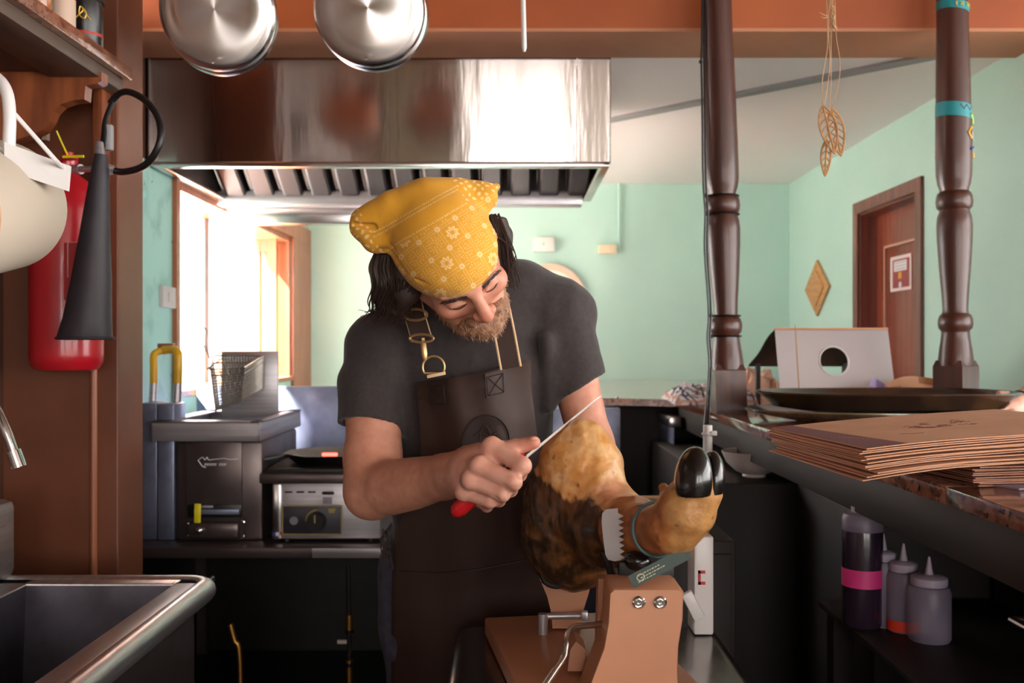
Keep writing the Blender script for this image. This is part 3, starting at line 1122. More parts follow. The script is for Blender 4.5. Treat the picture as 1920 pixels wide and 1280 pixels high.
# tap spout
fc = thing('faucet', P(-60, 905, 1.72), 'chrome tap spout with aerator hanging over the sink', 'faucet')
sp = spline([P(-60, 915, 1.72), P(-60, 760, 1.71), P(-40, 738, 1.70), P(-15, 755, 1.69), P(8, 800, 1.68), P(27, 850, 1.68)], 6)
MB().tube(sp, .0085, 14).build('spout', 'chrome', fc)
MB().cyl(P(25, 845, 1.68), P(36, 876, 1.68), .0125, .0125, 18).build('aerator', 'chrome', fc)
MB().cyl(P(-60, 935, 1.72), P(-60, 900, 1.72), .022, n=18).build('base', 'chrome', fc)

# ------------------------------------------------------------------ thin conduit on the pier
o = MB().tube([(-1.0245, 2.352, .3), (-1.0245, 2.352, 1.345)], .0085, 10).build('conduit', 'copper_paint')
tag(o, 'thin brown conduit running down below the fire extinguisher', 'pipe')

# ------------------------------------------------------------------ shelf with wooden brackets
sh = thing('wall_shelf', (-1.09, 1.3, 2.03), 'granite topped wooden wall shelf in the upper corner', 'shelf')
MB().box((-1.25, .3, 2.048), (-.925, 2.34, 2.078), .003).build('slab', 'granite', sh)
MB().box((-1.06, .3, 2.018), (-.945, 2.335, 2.048), .002).build('plank', 'shelf_wood', sh)
MB().box((-1.25, .3, 2.03), (-1.06, 2.335, 2.0475)).build('backing', 'dark_wood', sh)
bp = [(190, 134), (190, 152), (182, 156), (160, 160), (158, 186), (135, 188), (112, 196), (100, 208), (92, 226), (80, 243), (62, 252), (30, 262), (-20, 268), (-60, 270), (-60, 134)]
Zb = 2.20
mb = MB()
poly = [(P(x, y, Zb).x, P(x, y, Zb).z) for x, y in bp]
mb.prism(poly, (0, Zb, 0), (1, 0, 0), (0, 0, 1), (0, 1, 0), .035)
mb.build('bracket', 'bracket_wood', sh, smooth=False)
mb = MB()
mb.prism(poly, (0, .9, 0), (1, 0, 0), (0, 0, 1), (0, 1, 0), .035)
mb.build('bracket', 'bracket_wood', sh, smooth=False)
MB().box((-1.005, 2.30, 1.80), (-.982, 2.352, 2.02), .002).build('end_post', 'bracket_wood', sh)

# jars on the shelf
cn = thing('spice_can', (-.965, 2.17, 2.078), 'round black can with gold script and a red stripe on the shelf', 'can', 'jars on the wall shelf')
cc = Vector((-.965, 2.17, 2.078))
MB().lathe([(.036, 0), (.038, .003), (.038, .098), (.036, .10)], cc, n=28).build('body', 'can_black', cn)
MB().lathe([(.041, 0), (.041, .020), (.039, .023), (0, .023)], cc + Vector((0, 0, .098)), n=28).build('lid', 'can_black', cn)
MB().lathe([(.0384, .02), (.0384, .026)], cc, n=28, cap=False).build('stripe', 'label_red', cn)
sc_ = MB()
import_pts = [(-.010, .048), (.002, .058), (.012, .070), (.006, .078), (.004, .060), (.014, .052), (.018, .064), (.012, .074), (.020, .058), (.026, .050)]
sc_.tube(spline([cc + Vector((q[0], -math.sqrt(.0386 ** 2 - min(q[0], .037) ** 2) - .0004, q[1])) for q in import_pts], 4), .0016, 6)
sc_.build('gold_script', 'gold', cn)
jr = thing('spice_jar', (-.957, 2.04, 2.078), 'small jar with a plain paper label between the bottle and the black can', 'jar', 'jars on the wall shelf')
cc = Vector((-.957, 2.04, 2.078))
MB().lathe([(.026, 0), (.028, .004), (.028, .08), (.02, .095), (.02, .105)], cc, n=24).build('body', 'label_paper', jr)
MB().lathe([(.0285, .058), (.0285, .062)], cc, n=24, cap=False).build('stripe', 'label_red', jr)
MB().lathe([(.0285, .068), (.0285, .076)], cc, n=24, cap=False).build('stripe', 'shelf_wood', jr)
MB().lathe([(.022, .10), (.022, .12), (0, .12)], cc, n=24).build('lid', 'dark_wood', jr)
jr = thing('oil_bottle', (-.953, 1.93, 2.078), 'amber bottle standing nearest on the wall shelf', 'bottle', 'jars on the wall shelf')
cc = Vector((-.953, 1.93, 2.078))
MB().lathe([(.024, 0), (.026, .004), (.026, .08), (.012, .11), (.011, .15)], cc, n=24).build('body', 'amber', jr)
MB().lathe([(.014, .145), (.014, .165), (0, .165)], cc, n=20).build('cap', 'gold', jr)

# ------------------------------------------------------------------ fire extinguisher
ex = thing('fire_extinguisher', P(125, 700, 2.25), 'red fire extinguisher hanging on the brown pier', 'extinguisher')
Ze = 2.262
ec = P(125, 697, Ze)
R_ = 65 * Ze / F


def hz(py):
    return (697 - py) * Ze / F


MB().lathe([(R_ * .55, 0), (R_ * .85, .006), (R_ * .98, .022), (R_, .04), (R_, hz(400)), (R_ * .95, hz(375)), (R_ * .7, hz(345)), (R_ * .36, hz(328)), (R_ * .30, hz(318)), (0, hz(316))], ec, n=40).build('cylinder', 'ext_red', ex)
MB().lathe([(.02, 0), (.022, .004), (.022, .028), (.012, .03), (.012, .045)], P(128, 322, Ze), n=18).build('valve', 'ext_red', ex)
MB().cyl(P(132, 318, Ze - .01), P(186, 316, Ze - .05), .0075, n=12).cyl(P(140, 318, Ze - .012), P(152, 317, Ze - .02), .012, n=12).build('outlet', 'steel', ex)
MB().bar(P(100, 303, Ze - .01), P(142, 296, Ze - .03), .02, .006, bev=.002).build('lever', 'ext_red', ex)
sl_ = MB().tube(spline([P(106, 245, Ze - .06), P(116, 268, Ze - .05), P(126, 290, Ze - .03), P(128, 300, Ze - .02)], 4), .002, 6)
sl_.tube([P(118, 294, Ze - .045), P(157, 293, Ze - .045)], .0035, 6).build('safety_tag', 'yellow_plastic', ex)
MB().box(P(130, 455, Ze - R_ - .002) + Vector((-.012, 0, -.13)), P(130, 455, Ze - R_ - .002) + Vector((.03, .006, 0))).build('label', 'ext_red', ex)
MB().tube([P(127, 520, Ze - R_ - .003), P(127, 455, Ze - R_ - .003), P(142, 454, Ze - R_ - .001)], .0012, 5).build('label_line', 'label_paper', ex)
# discharge horn
Zh = 2.13
hp = [(190, 290, 12), (187, 330, 17), (183, 380, 22), (178, 440, 27), (172, 520, 35), (164, 600, 43), (160, 630, 48), (160, 637, 50)]
hn = MB()
hn.tube([P(x, y, Zh) for x, y, r in hp], [r * Zh / F for x, y, r in hp], 28, caps=False)
hn.tube([P(x, y, Zh) for x, y, r in hp], [r * Zh / F - .003 for x, y, r in hp], 28, caps=True)
hn.tube([P(160, 634, Zh) + Vector((.059 * math.cos(a), .059 * math.sin(a), 0)) for a in [2 * PI * i / 32 for i in range(32)]], .0032, 8, closed=True)
hn.build('horn', 'horn_black', ex)
hs = spline([P(206, 318, 2.17), P(232, 322, 2.15), P(268, 312, 2.12), P(292, 285, 2.10), P(302, 250, 2.10), P(294, 215, 2.12), P(268, 185, 2.16), P(235, 172, 2.2), P(210, 190, 2.22), P(197, 225, 2.22), P(193, 270, 2.2), P(190, 292, 2.14)], 7)
hs2 = hs[:58]
MB().tube(hs2, .0078, 12).build('hose', 'rubber', ex)
MB().tube(spline([P(212, 190, 2.22), P(198, 225, 2.2), P(194, 260, 2.18), P(190, 295, 2.14)], 6), .0062, 10).build('hose', 'rubber', ex)
MB().cyl(P(188, 300, 2.13), P(186, 268, 2.14), .013, .009, 14).cyl(P(196, 316, 2.14), P(208, 318, 2.165), .012, n=14).build('coupling', 'steel', ex)
MB().obox(P(203, 258, 2.2), (.022, .018, .06), None, .005).build('hose_clip', 'grey_paint', ex)

# small framed note beside the shelf bracket
o = MB().box(P(78, 262, 2.34), P(92, 238, 2.352) + Vector((0, .004, 0))).build('wall_note', 'label_paper', smooth=False)
tag(o, 'tiny pale note stuck to the pier under the shelf bracket', 'note')
# switch plate on the scuffed mint wall
sp = thing('switch_plate', (-1.25, 3.5, 1.55), 'pale switch plate beside the bright window', 'switch')
MB().box((-1.252, 3.40, 1.54), (-1.235, 3.55, 1.618), .004).build('plate', 'card_white', sp)
MB().box((-1.237, 3.45, 1.562), (-1.231, 3.50, 1.596), .002).build('rocker', 'card_white', sp)

# ------------------------------------------------------------------ paper roll on a white holder
Zr = 1.35
pr_ = thing('paper_roll', P(0, 380, Zr), 'big cream paper roll hanging in the white wire holder', 'paper roll')
a = P(-150, 398, 1.22)
b = P(0, 385, 1.47)
ax = (b - a).normalized()
mb = MB()
mb.lathe([(.018, 0), (.098, 0), (.0985, .002), (.0985, (b - a).length - .002), (.098, (b - a).length), (.018, (b - a).length)], a, ax, 56, cap=False)
mb.build('paper', 'paper_cream', pr_)
MB().lathe([(.017, -.002), (.0975, -.002), (.0975, .0), (.017, 0)], a, ax, 48, cap=False).build('end_face', 'cardboard', pr_)
MB().lathe([(.016, -.004), (.018, -.004), (.018, (b - a).length + .004), (.016, (b - a).length + .004)], a, ax, 24, cap=False).build('core', 'cardboard', pr_)
hd = thing('roll_holder', P(10, 300, 1.36), 'white tubular wire holder above the paper roll', 'holder')
MB().tube(spline([P(-90, 150, 1.40), P(-40, 136, 1.38), P(-8, 145, 1.36), P(12, 172, 1.345), P(18, 215, 1.34), P(17, 270, 1.34), P(16, 320, 1.34)], 6), .0085, 14).build('hanger_tube', 'enamel_white', hd)
MB().tube([P(12, 196, 1.338), P(104, 300, 1.36), P(122, 318, 1.40)], .0032, 10).build('brace_wire', 'enamel_white', hd)
MB().tube([P(-20, 268, 1.34), P(10, 284, 1.34)], .0032, 10).build('brace_wire', 'enamel_white', hd)
cd = MB()
q = [P(8, 266, 1.325), P(134, 312, 1.40), P(130, 359, 1.40), P(8, 318, 1.325)]
nv = (q[1] - q[0]).cross(q[3] - q[0]).normalized() * .0012
cd.add([p for p in q] + [p + nv for p in q], [(0, 1, 2, 3), (7, 6, 5, 4), (0, 4, 5, 1), (1, 5, 6, 2), (2, 6, 7, 3), (3, 7, 4, 0)])
tag(cd.build('paper_card', 'card_white', smooth=False), 'blank white card strip lying against the paper roll', 'card')

# ------------------------------------------------------------------ bar materials
mat('granite_top', (172, 116, 94), .10, col2=(130, 84, 66), nscale=34, lo=.42, hi=.58, speck=(46, 36, 32), sscale=120, sthr=.60, coat=.5)
mat('fascia_wood', (42, 31, 26), .6, col2=(32, 24, 20), nscale=4, stretch=(3, .4, 6), spec=.3)
mat('bar_dark', (34, 25, 21), .55, col2=(28, 20, 17), nscale=5, stretch=(3, 3, .4), spec=.3)
mat('post_wood', (80, 41, 28), .40, col2=(58, 29, 20), nscale=5, stretch=(7, 7, .35), coat=.12)
mat('teal_paint', (30, 132, 140), .45)
mat('gold_paint', (226, 168, 44), .5)
mat('green_paint', (150, 190, 90), .5)
mat('cable_black', (14, 13, 13), .4)
mat('tray_dark', (44, 30, 23), .25, col2=(88, 58, 34), nscale=7, lo=.52, hi=.75, coat=.4, bump=.1, bscale=14)
mat('tray_olive', (120, 106, 78), .2, col2=(70, 58, 40), nscale=9, coat=.4)
mat('kraft', (202, 150, 116), .75, col2=(194, 142, 108), nscale=14)
mat('kraft_dark', (160, 110, 86), .8, col2=(140, 94, 73), nscale=20)
mat('kraft_print', (104, 56, 46), .8)
mat('kraft_maroon', (122, 72, 74), .75)
mat('tent_metal', (190, 184, 186), .38, metal=.55)
mat('tent_under', (46, 36, 34), .5)
mat('twine', (176, 140, 104), .8)
mat('leaf_wood', (178, 128, 72), .6, col2=(150, 102, 54), nscale=30)
mat('bottle_plastic', (150, 138, 158), .35, alpha=.55)
mat('bottle_cap', (178, 166, 184), .4)
mat('sauce_purple', (44, 30, 44), .25, coat=.3)
mat('pink_label', (214, 52, 128), .5)
mat('red_label', (224, 58, 32), .5)
mat('bowl_white', (214, 200, 194), .3)
mat('basket_cream', (196, 170, 140), .6, col2=(170, 142, 112), nscale=30)
mat('lavender', (170, 152, 190), .7)
mat('skin_pale', (214, 160, 138), .5, sss=.08)

# ------------------------------------------------------------------ bar counter
BX0, BX1, BZ = .62, 1.46, 1.20
bar = thing('bar_counter', (1.05, 3.0, 0), 'long bar counter with polished brown granite top', 'counter')
MB().box((BX0, .75, BZ - .027), (BX1, 1.372, BZ), .003).build('granite_slab', 'granite_top', bar)
MB().box((BX0, 1.374, BZ - .027), (BX1, 3.64, BZ), .003).build('granite_slab', 'granite_top', bar)
MB().prism([(.62, 3.642), (.36, 3.75), (.33, 3.82), (.33, 5.885), (BX1, 5.885), (BX1, 3.642)], (0, 0, BZ - .027), (1, 0, 0), (0, 1, 0), (0, 0, 1), .027).build('granite_slab', 'granite_top', bar, smooth=False)
MB().box((BX0 + .012, .75, BZ - .105), (BX0 + .05, 3.64, BZ - .027), .003).build('fascia', 'fascia_wood', bar)
MB().box((1.10, .75, 0), (1.15, 5.88, BZ - .027)).build('bar_front', 'bar_dark', bar, smooth=False)
MB().box((.53, 2.5, 0), (1.098, 3.63, 1.045), .004).build('cupboard', 'bar_dark', bar)
MB().box((.74, 1.98, 0), (1.098, 2.49, 1.045), .004).build('cupboard', 'bar_dark', bar)
MB().box((.43, 3.82, 0), (1.098, 5.87, 1.165), .004).build('cupboard', 'bar_dark', bar)
MB().box((.622, .75, .873), (.98, 1.95, .885), .002).build('inner_shelf', 'bar_dark', bar)
MB().box((.98, .75, .0), (1.01, 1.95, 1.165)).build('inner_panel', 'bar_dark', bar)
for y in (.8, 1.88):
    MB().box((.63, y, 0), (.67, y + .04, .873)).build('shelf_post', 'bar_dark', bar)

sf = thing('steel_fridge', (.23, 4.0, 0), 'stainless steel undercounter fridge at the far end of the bar', 'fridge')
MB().box((.02, 3.66, .05), (.325, 4.3, 1.165), .006).build('body', 'steel_blue', sf)
MB().box((.327, 3.64, .05), (.412, 3.80, 1.165), .004).build('side_panel', 'steel_blue', sf)
for q in ((1157, 745), (1157, 838)):
    MB().sphere(P(q[0], q[1], 3.637), .006, 10).build('rivet', 'chrome', sf)
for x in (.06, .29):
    MB().cyl((x, 3.72, 0), (x, 3.72, .05), .02, n=12).build('foot', 'black_plastic', sf)

rl = thing('ticket_rail', (.6, 4.0, 1.03), 'pale metal clip rail screwed under the counter edge', 'rail')
MB().box((.572, 3.50, 1.105), (.618, 4.55, 1.145), .003).build('rail', 'steel_bright', rl)
MB().box((.586, 3.50, 1.015), (.592, 4.45, 1.106), .001).build('plate', 'steel_blue', rl)
MB().cyl((.585, 4.1, 1.02), (.585, 4.1, .985), .009, n=10).build('peg', 'white_paint', rl)

# ------------------------------------------------------------------ turned posts
PROF = [(-40, 27), (60, 27.5), (140, 29), (220, 30.5), (300, 31.5), (335, 31), (352, 28.5), (362, 25), (366, 24.5), (370, 29), (376, 31), (386, 32), (396, 30.5), (401, 26),
        (405, 26.5), (414, 29.5), (430, 31), (460, 30), (510, 27), (560, 23), (588, 21.5), (594, 22.5), (598, 27), (606, 29.5), (614, 30), (622, 28.5), (627, 24.5), (631, 24), (645, 25.5), (665, 28.5), (684, 30.5), (692, 30.5)]


def turned_post(base_px, top_px, Z, dy, rot, label, sc=1.0):
    b = P(base_px[0], base_px[1], Z)
    b.z = BZ
    t = P(top_px[0], top_px[1], Z)
    po = thing('turned_post', b, label, 'post', 'turned wooden posts on the bar')
    ax = (t - b)
    L = ax.length
    ax.normalize()

    def hh(py):
        return (base_px[1] - (py + dy)) * Z / F
    pr = [(r * sc * Z / F, hh(y)) for y, r in PROF]
    pr.reverse()
    MB().lathe(pr, b, ax, 36).build('shaft', 'post_wood', po)
    s = 28.5 * sc * Z / F
    R = Matrix.Rotation(rot, 3, 'Z')
    h0, h1 = 0.0, hh(690)
    ring = lambda k, h: [b + ax * h + R @ Vector((x * k, y * k, 0)) for x, y in ((-s, -s), (s, -s), (s, s), (-s, s))]
    mb = MB()
    mb.grid([ring(1, h0), ring(1, h1 - .006), ring(.86, h1 + .012)], closed=True)
    mb.add(ring(1, h0), [(3, 2, 1, 0)]).add(ring(.86, h1 + .012), [(0, 1, 2, 3)])
    mb.build('square_base', 'post_wood', po, smooth=False)
    return po, b, ax, hh


po1, b1, ax1, hh1 = turned_post((1366, 775), (1343, -40), 2.88, 0, 0.0, 'turned brown post with black cables tied along it')
po2, b2, ax2, hh2 = turned_post((1793, 775), (1785, -40), 2.88, -7, .62, 'turned brown post painted with teal bands and small bright figures', 1.02)
# upper ends of the posts run up to the beam
for b, ax in ((b1, ax1), (b2, ax2)):
    pass
# painted bands and figures on the second post


def on_post(px, py, lift=.0012):
    """point on the front surface of the painted post"""
    h = hh2(py + 7)
    c = b2 + ax2 * h
    ys = [q[0] for q in PROF]
    r = np.interp(py + 7, ys, [q[1] for q in PROF]) * 1.02 * 2.88 / F + lift
    x = P(px, py, 2.88).x - c.x
    x = max(-r * .995, min(r * .995, x))
    return c + Vector((x, -math.sqrt(r * r - x * x), 0))


for ya, yb in ((8, 24), (198, 224)):
    rows = []
    for y in (ya, (ya + yb) / 2, yb):
        h = hh2(y + 7)
        r = np.interp(y + 7, [q[0] for q in PROF], [q[1] for q in PROF]) * 1.02 * 2.88 / F + .0008
        c = b2 + ax2 * h
        rows.append([c + Vector((r * math.cos(a), r * math.sin(a), -.012 * math.cos(a) * .6)) for a in [2 * PI * k / 32 for k in range(32)]])
    MB().grid(rows, closed=True).build('painted_band', 'teal_paint', po2)
for k in range(6):
    x = 1781 + 6.2 * k
    q = [on_post(x, 12.5, .002), on_post(x + (3 if k % 2 else -2), 16, .002), on_post(x, 19.5, .002)]
    MB().tube(q, .002, 5).build('painted_dash', 'gold_paint' if k % 2 == 0 else 'green_paint', po2)
for pts, m_, r_ in (([(1786, 202), (1793, 211), (1799, 203), (1806, 212), (1813, 204)], 'kraft_maroon', .0016),
                    ([(1808, 219), (1815, 226), (1818, 234)], 'green_paint', .005),
                    ([(1811, 243), (1802, 254), (1810, 264)], 'gold_paint', .0042),
                    ([(1818, 240), (1812, 252), (1818, 268)], 'grey_paint', .003),
                    ([(1808, 284), (1812, 282), (1818, 279)], 'blue_paint', .0042),
                    ([(1819, 290), (1819, 298)], 'gold_paint', .004)):
    MB().tube([on_post(x, y, .001) for x, y in pts], r_, 6, squash=1.0).build('painted_figure', m_, po2)

# cables tied to the first post
cb = thing('cable_bundle', P(1328, 795, 2.82), 'black cables zip-tied down the side of the first post', 'cable')
for dx, dz in ((0, 0), (5, .012)):
    pts = [P(1317 + dx, -30, 2.86), P(1316 + dx, 80, 2.86), P(1315 + dx, 117, 2.86), P(1317 + dx, 220, 2.85), P(1318 + dx, 320, 2.85), P(1320 + dx, 368, 2.85), P(1322 + dx, 402, 2.85), P(1321 + dx, 470, 2.85), P(1327 + dx, 560, 2.84),
           P(1328 + dx, 600, 2.83), P(1326 + dx, 632, 2.83), P(1329 + dx, 680, 2.82), P(1326 + dx, 740, 2.80), P(1321 + dx, 800, 2.76)]
    MB().tube(spline(pts, 4), .0032, 8).build('cable', 'cable_black', cb)
for y, r in ((368, 28), (402, 28), (592, 25), (630, 26)):
    c = b1 + ax1 * hh1(y)
    rr = r * 2.88 / F + .002
    MB().tube([c + Vector((rr * math.cos(a), rr * math.sin(a), 0)) for a in [2 * PI * k / 28 for k in range(28)]], .003, 6, closed=True).build('zip_tie', 'cable_black', cb)
    MB().sphere(c + Vector((-rr - .006, -.02, 0)), .007, 10).build('tie_head', 'cable_black', cb)
MB().sphere(P(1314, 116, 2.855), .006, 10).build('tie_head', 'cable_black', cb)
wc = thing('white_conduit', P(1327, 1200, 2.42), 'white plastic conduit standing beside the bar with a zip tie', 'pipe')
MB().cyl(Vector((P(1327, 0, 2.42).x, 2.42, 0)), P(1327, 797, 2.42), .0115, n=18).build('pipe', 'white_paint', wc)
MB().tube([P(1327, 813, 2.42) + Vector((.0135 * math.cos(a), .0135 * math.sin(a), 0)) for a in [2 * PI * k / 20 for k in range(20)]], .0028, 6, closed=True).build('zip_tie', 'white_paint', wc)
MB().obox(P(1338, 812, 2.41), (.016, .01, .012), None, .002).build('tie_head', 'white_paint', wc)
pts = [P(1323, 799, 2.43), P(1322, 790, 2.5), P(1324, 780, 2.6), P(1328, 770, 2.72)]

# ------------------------------------------------------------------ things on the bar
tc_ = Vector((1.011, 2.60, BZ))


def oval(mb, prof, c, kx, ky, n=56, wob=0.0, seed=1):
    rows = []
    rnd = random.Random(seed)
    ph = [rnd.random() * 6 for _ in range(4)]
    for r, h in prof:
        row = []
        for k in range(n):
            a = 2 * PI * k / n
            w = 1 + wob * (math.sin(2 * a + ph[0]) + .6 * math.sin(3 * a + ph[1]) + .4 * math.sin(5 * a + ph[2])) * (r > .3)
            row.append(c + Vector((math.cos(a) * r * kx * w, math.sin(a) * r * ky * w, h + wob * .35 * r * math.sin(3 * a + ph[3]) * .5)))
        rows.append(row)
    mb.grid(rows, closed=True)
    return mb


t2 = oval(MB(), [(0, .001), (.60, .001), (.93, .022), (1.0, .031), (1.0, .035), (.92, .027), (.59, .008), (0, .008)], tc_ + Vector((-.025, -.01, 0)), .352, .225, wob=.004).build('serving_plate', 'tray_olive')
tag(t2, 'olive glazed oval plate under the big dark tray', 'plate')
t1 = oval(MB(), [(0, .010), (.62, .010), (.86, .022), (.97, .054), (1.0, .060), (.985, .064), (.93, .056), (.82, .034), (.60, .018), (0, .018)], tc_ + Vector((.006, 0, .017)), .352, .225, wob=.008, seed=5).build('serving_tray', 'tray_dark')
tag(t1, 'big dark lacquered oval serving tray on the bar', 'tray')

tent = thing('metal_tent_stand', (1.05, 3.15, BZ), 'bent pale metal stand with a round hole behind the dark tray', 'stand')
fx0, fx1 = .866, 1.237
rz, ry = 1.459, 3.16
hc = P(1567, 677, 3.11)
mb = MB()
n = 48
A = Vector((fx0, 3.08, BZ))
B = Vector((fx1, 3.08, BZ))
C_ = Vector((fx1, ry, rz))
D = Vector((fx0, ry, rz))


def fpt(x, z):
    t = (z - BZ) / (rz - BZ)
    return Vector((x, 3.08 + (ry - 3.08) * t, z))


inner, outer = [], []
for k in range(n):
    a = 2 * PI * k / n
    inner.append(fpt(hc.x + .047 * math.cos(a), hc.z + .047 * math.sin(a)))
    cx, cz_ = math.cos(a), math.sin(a)
    tx = ((fx1 if cx > 0 else fx0) - hc.x) / cx if abs(cx) > 1e-6 else 1e9
    tz = ((rz if cz_ > 0 else BZ) - hc.z) / cz_ if abs(cz_) > 1e-6 else 1e9
    t = min(tx, tz)
    outer.append(fpt(hc.x + cx * t, hc.z + cz_ * t))
# make sure the corners are part of the outline
for cor in ((fx0, BZ), (fx1, BZ), (fx1, rz), (fx0, rz)):
    k = min(range(n), key=lambda i: (outer[i] - fpt(*cor)).length)
    outer[k] = fpt(*cor)
off = Vector((0, .004, .001))
mb.grid([outer, inner], closed=True).grid([[p + off for p in inner], [p + off for p in outer]], closed=True).grid([inner, [p + off for p in inner]], closed=True).grid([[p + off for p in outer], outer], closed=True)
mb.build('front_leaf', 'tent_metal', tent, smooth=False)
MB().tube([p + Vector((0, -.001, 0)) for p in inner], .0028, 6, closed=True).build('hole_rim', 'white_paint', tent)
bl = spline([Vector((0, ry, rz)), Vector((0, 3.26, 1.43)), Vector((0, 3.38, 1.376)), Vector((0, 3.52, 1.332))], 5)
MB().grid([[Vector((fx0, p.y, p.z)), Vector((fx1, p.y, p.z))] for p in bl]).grid([[Vector((fx0, p.y, p.z - .004)), Vector((fx1, p.y, p.z - .004))] for p in bl]).build('back_leaf', 'tent_under', tent)
MB().box((fx0, ry - .006, rz - .004), (fx1, ry + .02, rz + .004), .002).build('ridge', 'kraft', tent)
MB().box((fx0 + .02, 3.48, BZ), (fx0 + .035, 3.50, 1.34)).build('prop', 'tent_under', tent)
MB().box((fx1 - .035, 3.48, BZ), (fx1 - .02, 3.50, 1.34)).build('prop', 'tent_under', tent)
o = MB().tube([P(1498, 722, 3.0), P(1496, 770, 2.98)], .0022, 6).tube([P(1491, 609, 3.02), P(1494, 660, 3.01), P(1498, 724, 3.0)], [.0018, .0024, .0022], 6).build('skewer', 'twine')
tag(o, 'thin pale wooden skewer standing in front of the metal stand', 'skewer')

# kraft sheets and a lavender napkin behind the tray
rows = [[Vector((x, y, BZ + .001 + .012 * max(0, math.sin((x - 1.15) * 9)) * (y - 2.86) * 6)) for x in np.linspace(1.17, 1.42, 9)] for y in np.linspace(2.86, 2.98, 5)]
mb = MB().grid(rows).grid([[p + Vector((0, 0, .0012)) for p in r] for r in rows])
pp = thing('kraft_sheet', (1.28, 2.9, BZ), 'loose kraft paper sheet on the bar behind the dark tray', 'paper')
mb.build('sheet', 'kraft', pp)
# crumpled kraft sheet standing up at the back rim
rows = []
for i, y in enumerate(np.linspace(0, 1, 6)):
    rows.append([Vector((1.155 + .20 * x, 3.02 + .03 * math.sin(5 * x + i) - .02 * y, BZ + y * (.088 + .02 * math.sin(3 * x)))) for x in np.linspace(0, 1, 12)])
MB().grid(rows).grid([[p + Vector((0, .0012, 0)) for p in r] for r in rows]).build('standing_flap', 'kraft', pp)
rows = []
for i, y in enumerate(np.linspace(0, 1, 6)):
    rows.append([Vector((1.10 + .06 * x + .01 * y, 2.99 + .015 * math.sin(7 * x + i), BZ + y * (.092 + .012 * math.sin(5 * x)))) for x in np.linspace(0, 1, 9)])
o = MB().grid(rows).grid([[p + Vector((0, .0015, 0)) for p in r] for r in rows]).build('paper_napkin', 'lavender')
tag(o, 'crumpled lavender napkin propped behind the dark tray', 'napkin')

# ------------------------------------------------------------------ stacks of kraft bags
A = Vector((.499, 1.35, 0))
rx, ry_ = Vector((.9945, .1045, 0)), Vector((-.1045, .9945, 0))


def sheet(org, w, d, z, th, bend, curl, seed):
    rnd = random.Random(seed)
    rows_t, rows_b = [], []
    ph = rnd.random() * 6
    for j in range(9):
        v = j / 8
        rt, rb = [], []
        for i in range(13):
            u = i / 12
            zz = z + bend * u * w - curl * max(0, .35 - u) ** 1.6 * 3.2 * (1 - .25 * v) + .0009 * math.sin(5 * u + 3 * v + ph)
            p = org + rx * (u * w) + ry_ * (v * d)
            rt.append(Vector((p.x, p.y, zz + th)))
            rb.append(Vector((p.x, p.y, zz)))
        rows_t.append(rt)
        rows_b.append(rb)
    mb = MB().grid(rows_t).grid(rows_b)
    mb.grid([rows_t[0], rows_b[0]]).grid([rows_t[-1], rows_b[-1]])
    mb.grid([[r[0] for r in rows_t], [r[0] for r in rows_b]]).grid([[r[-1] for r in rows_t], [r[-1] for r in rows_b]])
    return mb, rows_t


NB = 14
ORD = ['first', 'second', 'third', 'fourth', 'fifth', 'sixth', 'seventh', 'eighth', 'ninth', 'tenth', 'eleventh', 'twelfth', 'thirteenth', 'lowest']
zb = 1.232
for i in range(NB):
    top = i == NB - 1
    rnd = random.Random(i * 13 + 3)
    off = rx * rnd.uniform(-.012, .006) + ry_ * rnd.uniform(-.008, .008)
    if i < 5:
        off += rx * (.012 * i * .3) + ry_ * -.004
    if top:
        off = Vector((0, 0, 0))
    z = zb + i * .0029 - .010
    mb, rt = sheet(A + off, .42, .355, z, .0016, .045 + .0012 * i, .008 + .0006 * (NB - i), i)
    bg = thing('kraft_bag', Vector((A.x + .2, A.y + .18, z)), 'top kraft paper bag of the stack with printed logo and maroon strip' if top else ORD[NB - 1 - i] + ' kraft paper bag counted from the top of the stack', 'paper bag', 'kraft bags stacked on the counter corner')
    mb.build('bag', 'kraft', bg)
    if i % 2 == 0 and not top:
        mb, _ = sheet(A + off + rx * .004, .41, .35, z + .0018, .0004, .045 + .0012 * i, .008 + .0006 * (NB - i), i)
        mb.build('flap', 'kraft_dark', bg)
    if top:
        # maroon strip along the left edge and the printed mark
        st = []
        for j in range(9):
            st.append([rt[j][k] + Vector((0, 0, .0006)) for k in (0, 1, 2)] if j > 0 else [rt[j][k] + Vector((0, 0, .0006)) for k in (0, 1, 2, )])
        st = [[r[0], r[1], r[1].lerp(r[2], .75 - .8 * (j / 8) if j < 8 else 0.0)] for j, r in enumerate(st)]
        MB().grid(st).build('maroon_strip', 'kraft_maroon', bg)

        def sp_(u, v):
            j, i_ = min(7, int(v * 8)), min(11, int(u * 12))
            fu, fv = u * 12 - i_, v * 8 - j
            return rt[j][i_].lerp(rt[j][i_ + 1], fu).lerp(rt[j + 1][i_].lerp(rt[j + 1][i_ + 1], fu), fv) + Vector((0, 0, .0007))
        pm = MB()
        rnd = random.Random(4)
        for k in range(26):
            u, v = rnd.uniform(.36, .62), rnd.uniform(.42, .60)
            du, dv = rnd.uniform(.015, .05), rnd.uniform(-.03, .03)
            pm.tube([sp_(u, v), sp_(u + du * .5, v + dv + .01), sp_(u + du, v + dv * .4)], .0009, 4, squash=.3)
        pm.tube([sp_(.25, .30), sp_(.29, .27), sp_(.33, .27)], .0007, 4, squash=.3)
        pm.build('printed_logo', 'kraft_print', bg)
        wl = MB()
        for k in range(7):
            wl.tube([sp_(.055 + .008 * k, .40 - .025 * k), sp_(.061 + .008 * k, .385 - .025 * k)], .0006, 4, squash=.3)
        wl.build('white_print', 'label_paper', bg)
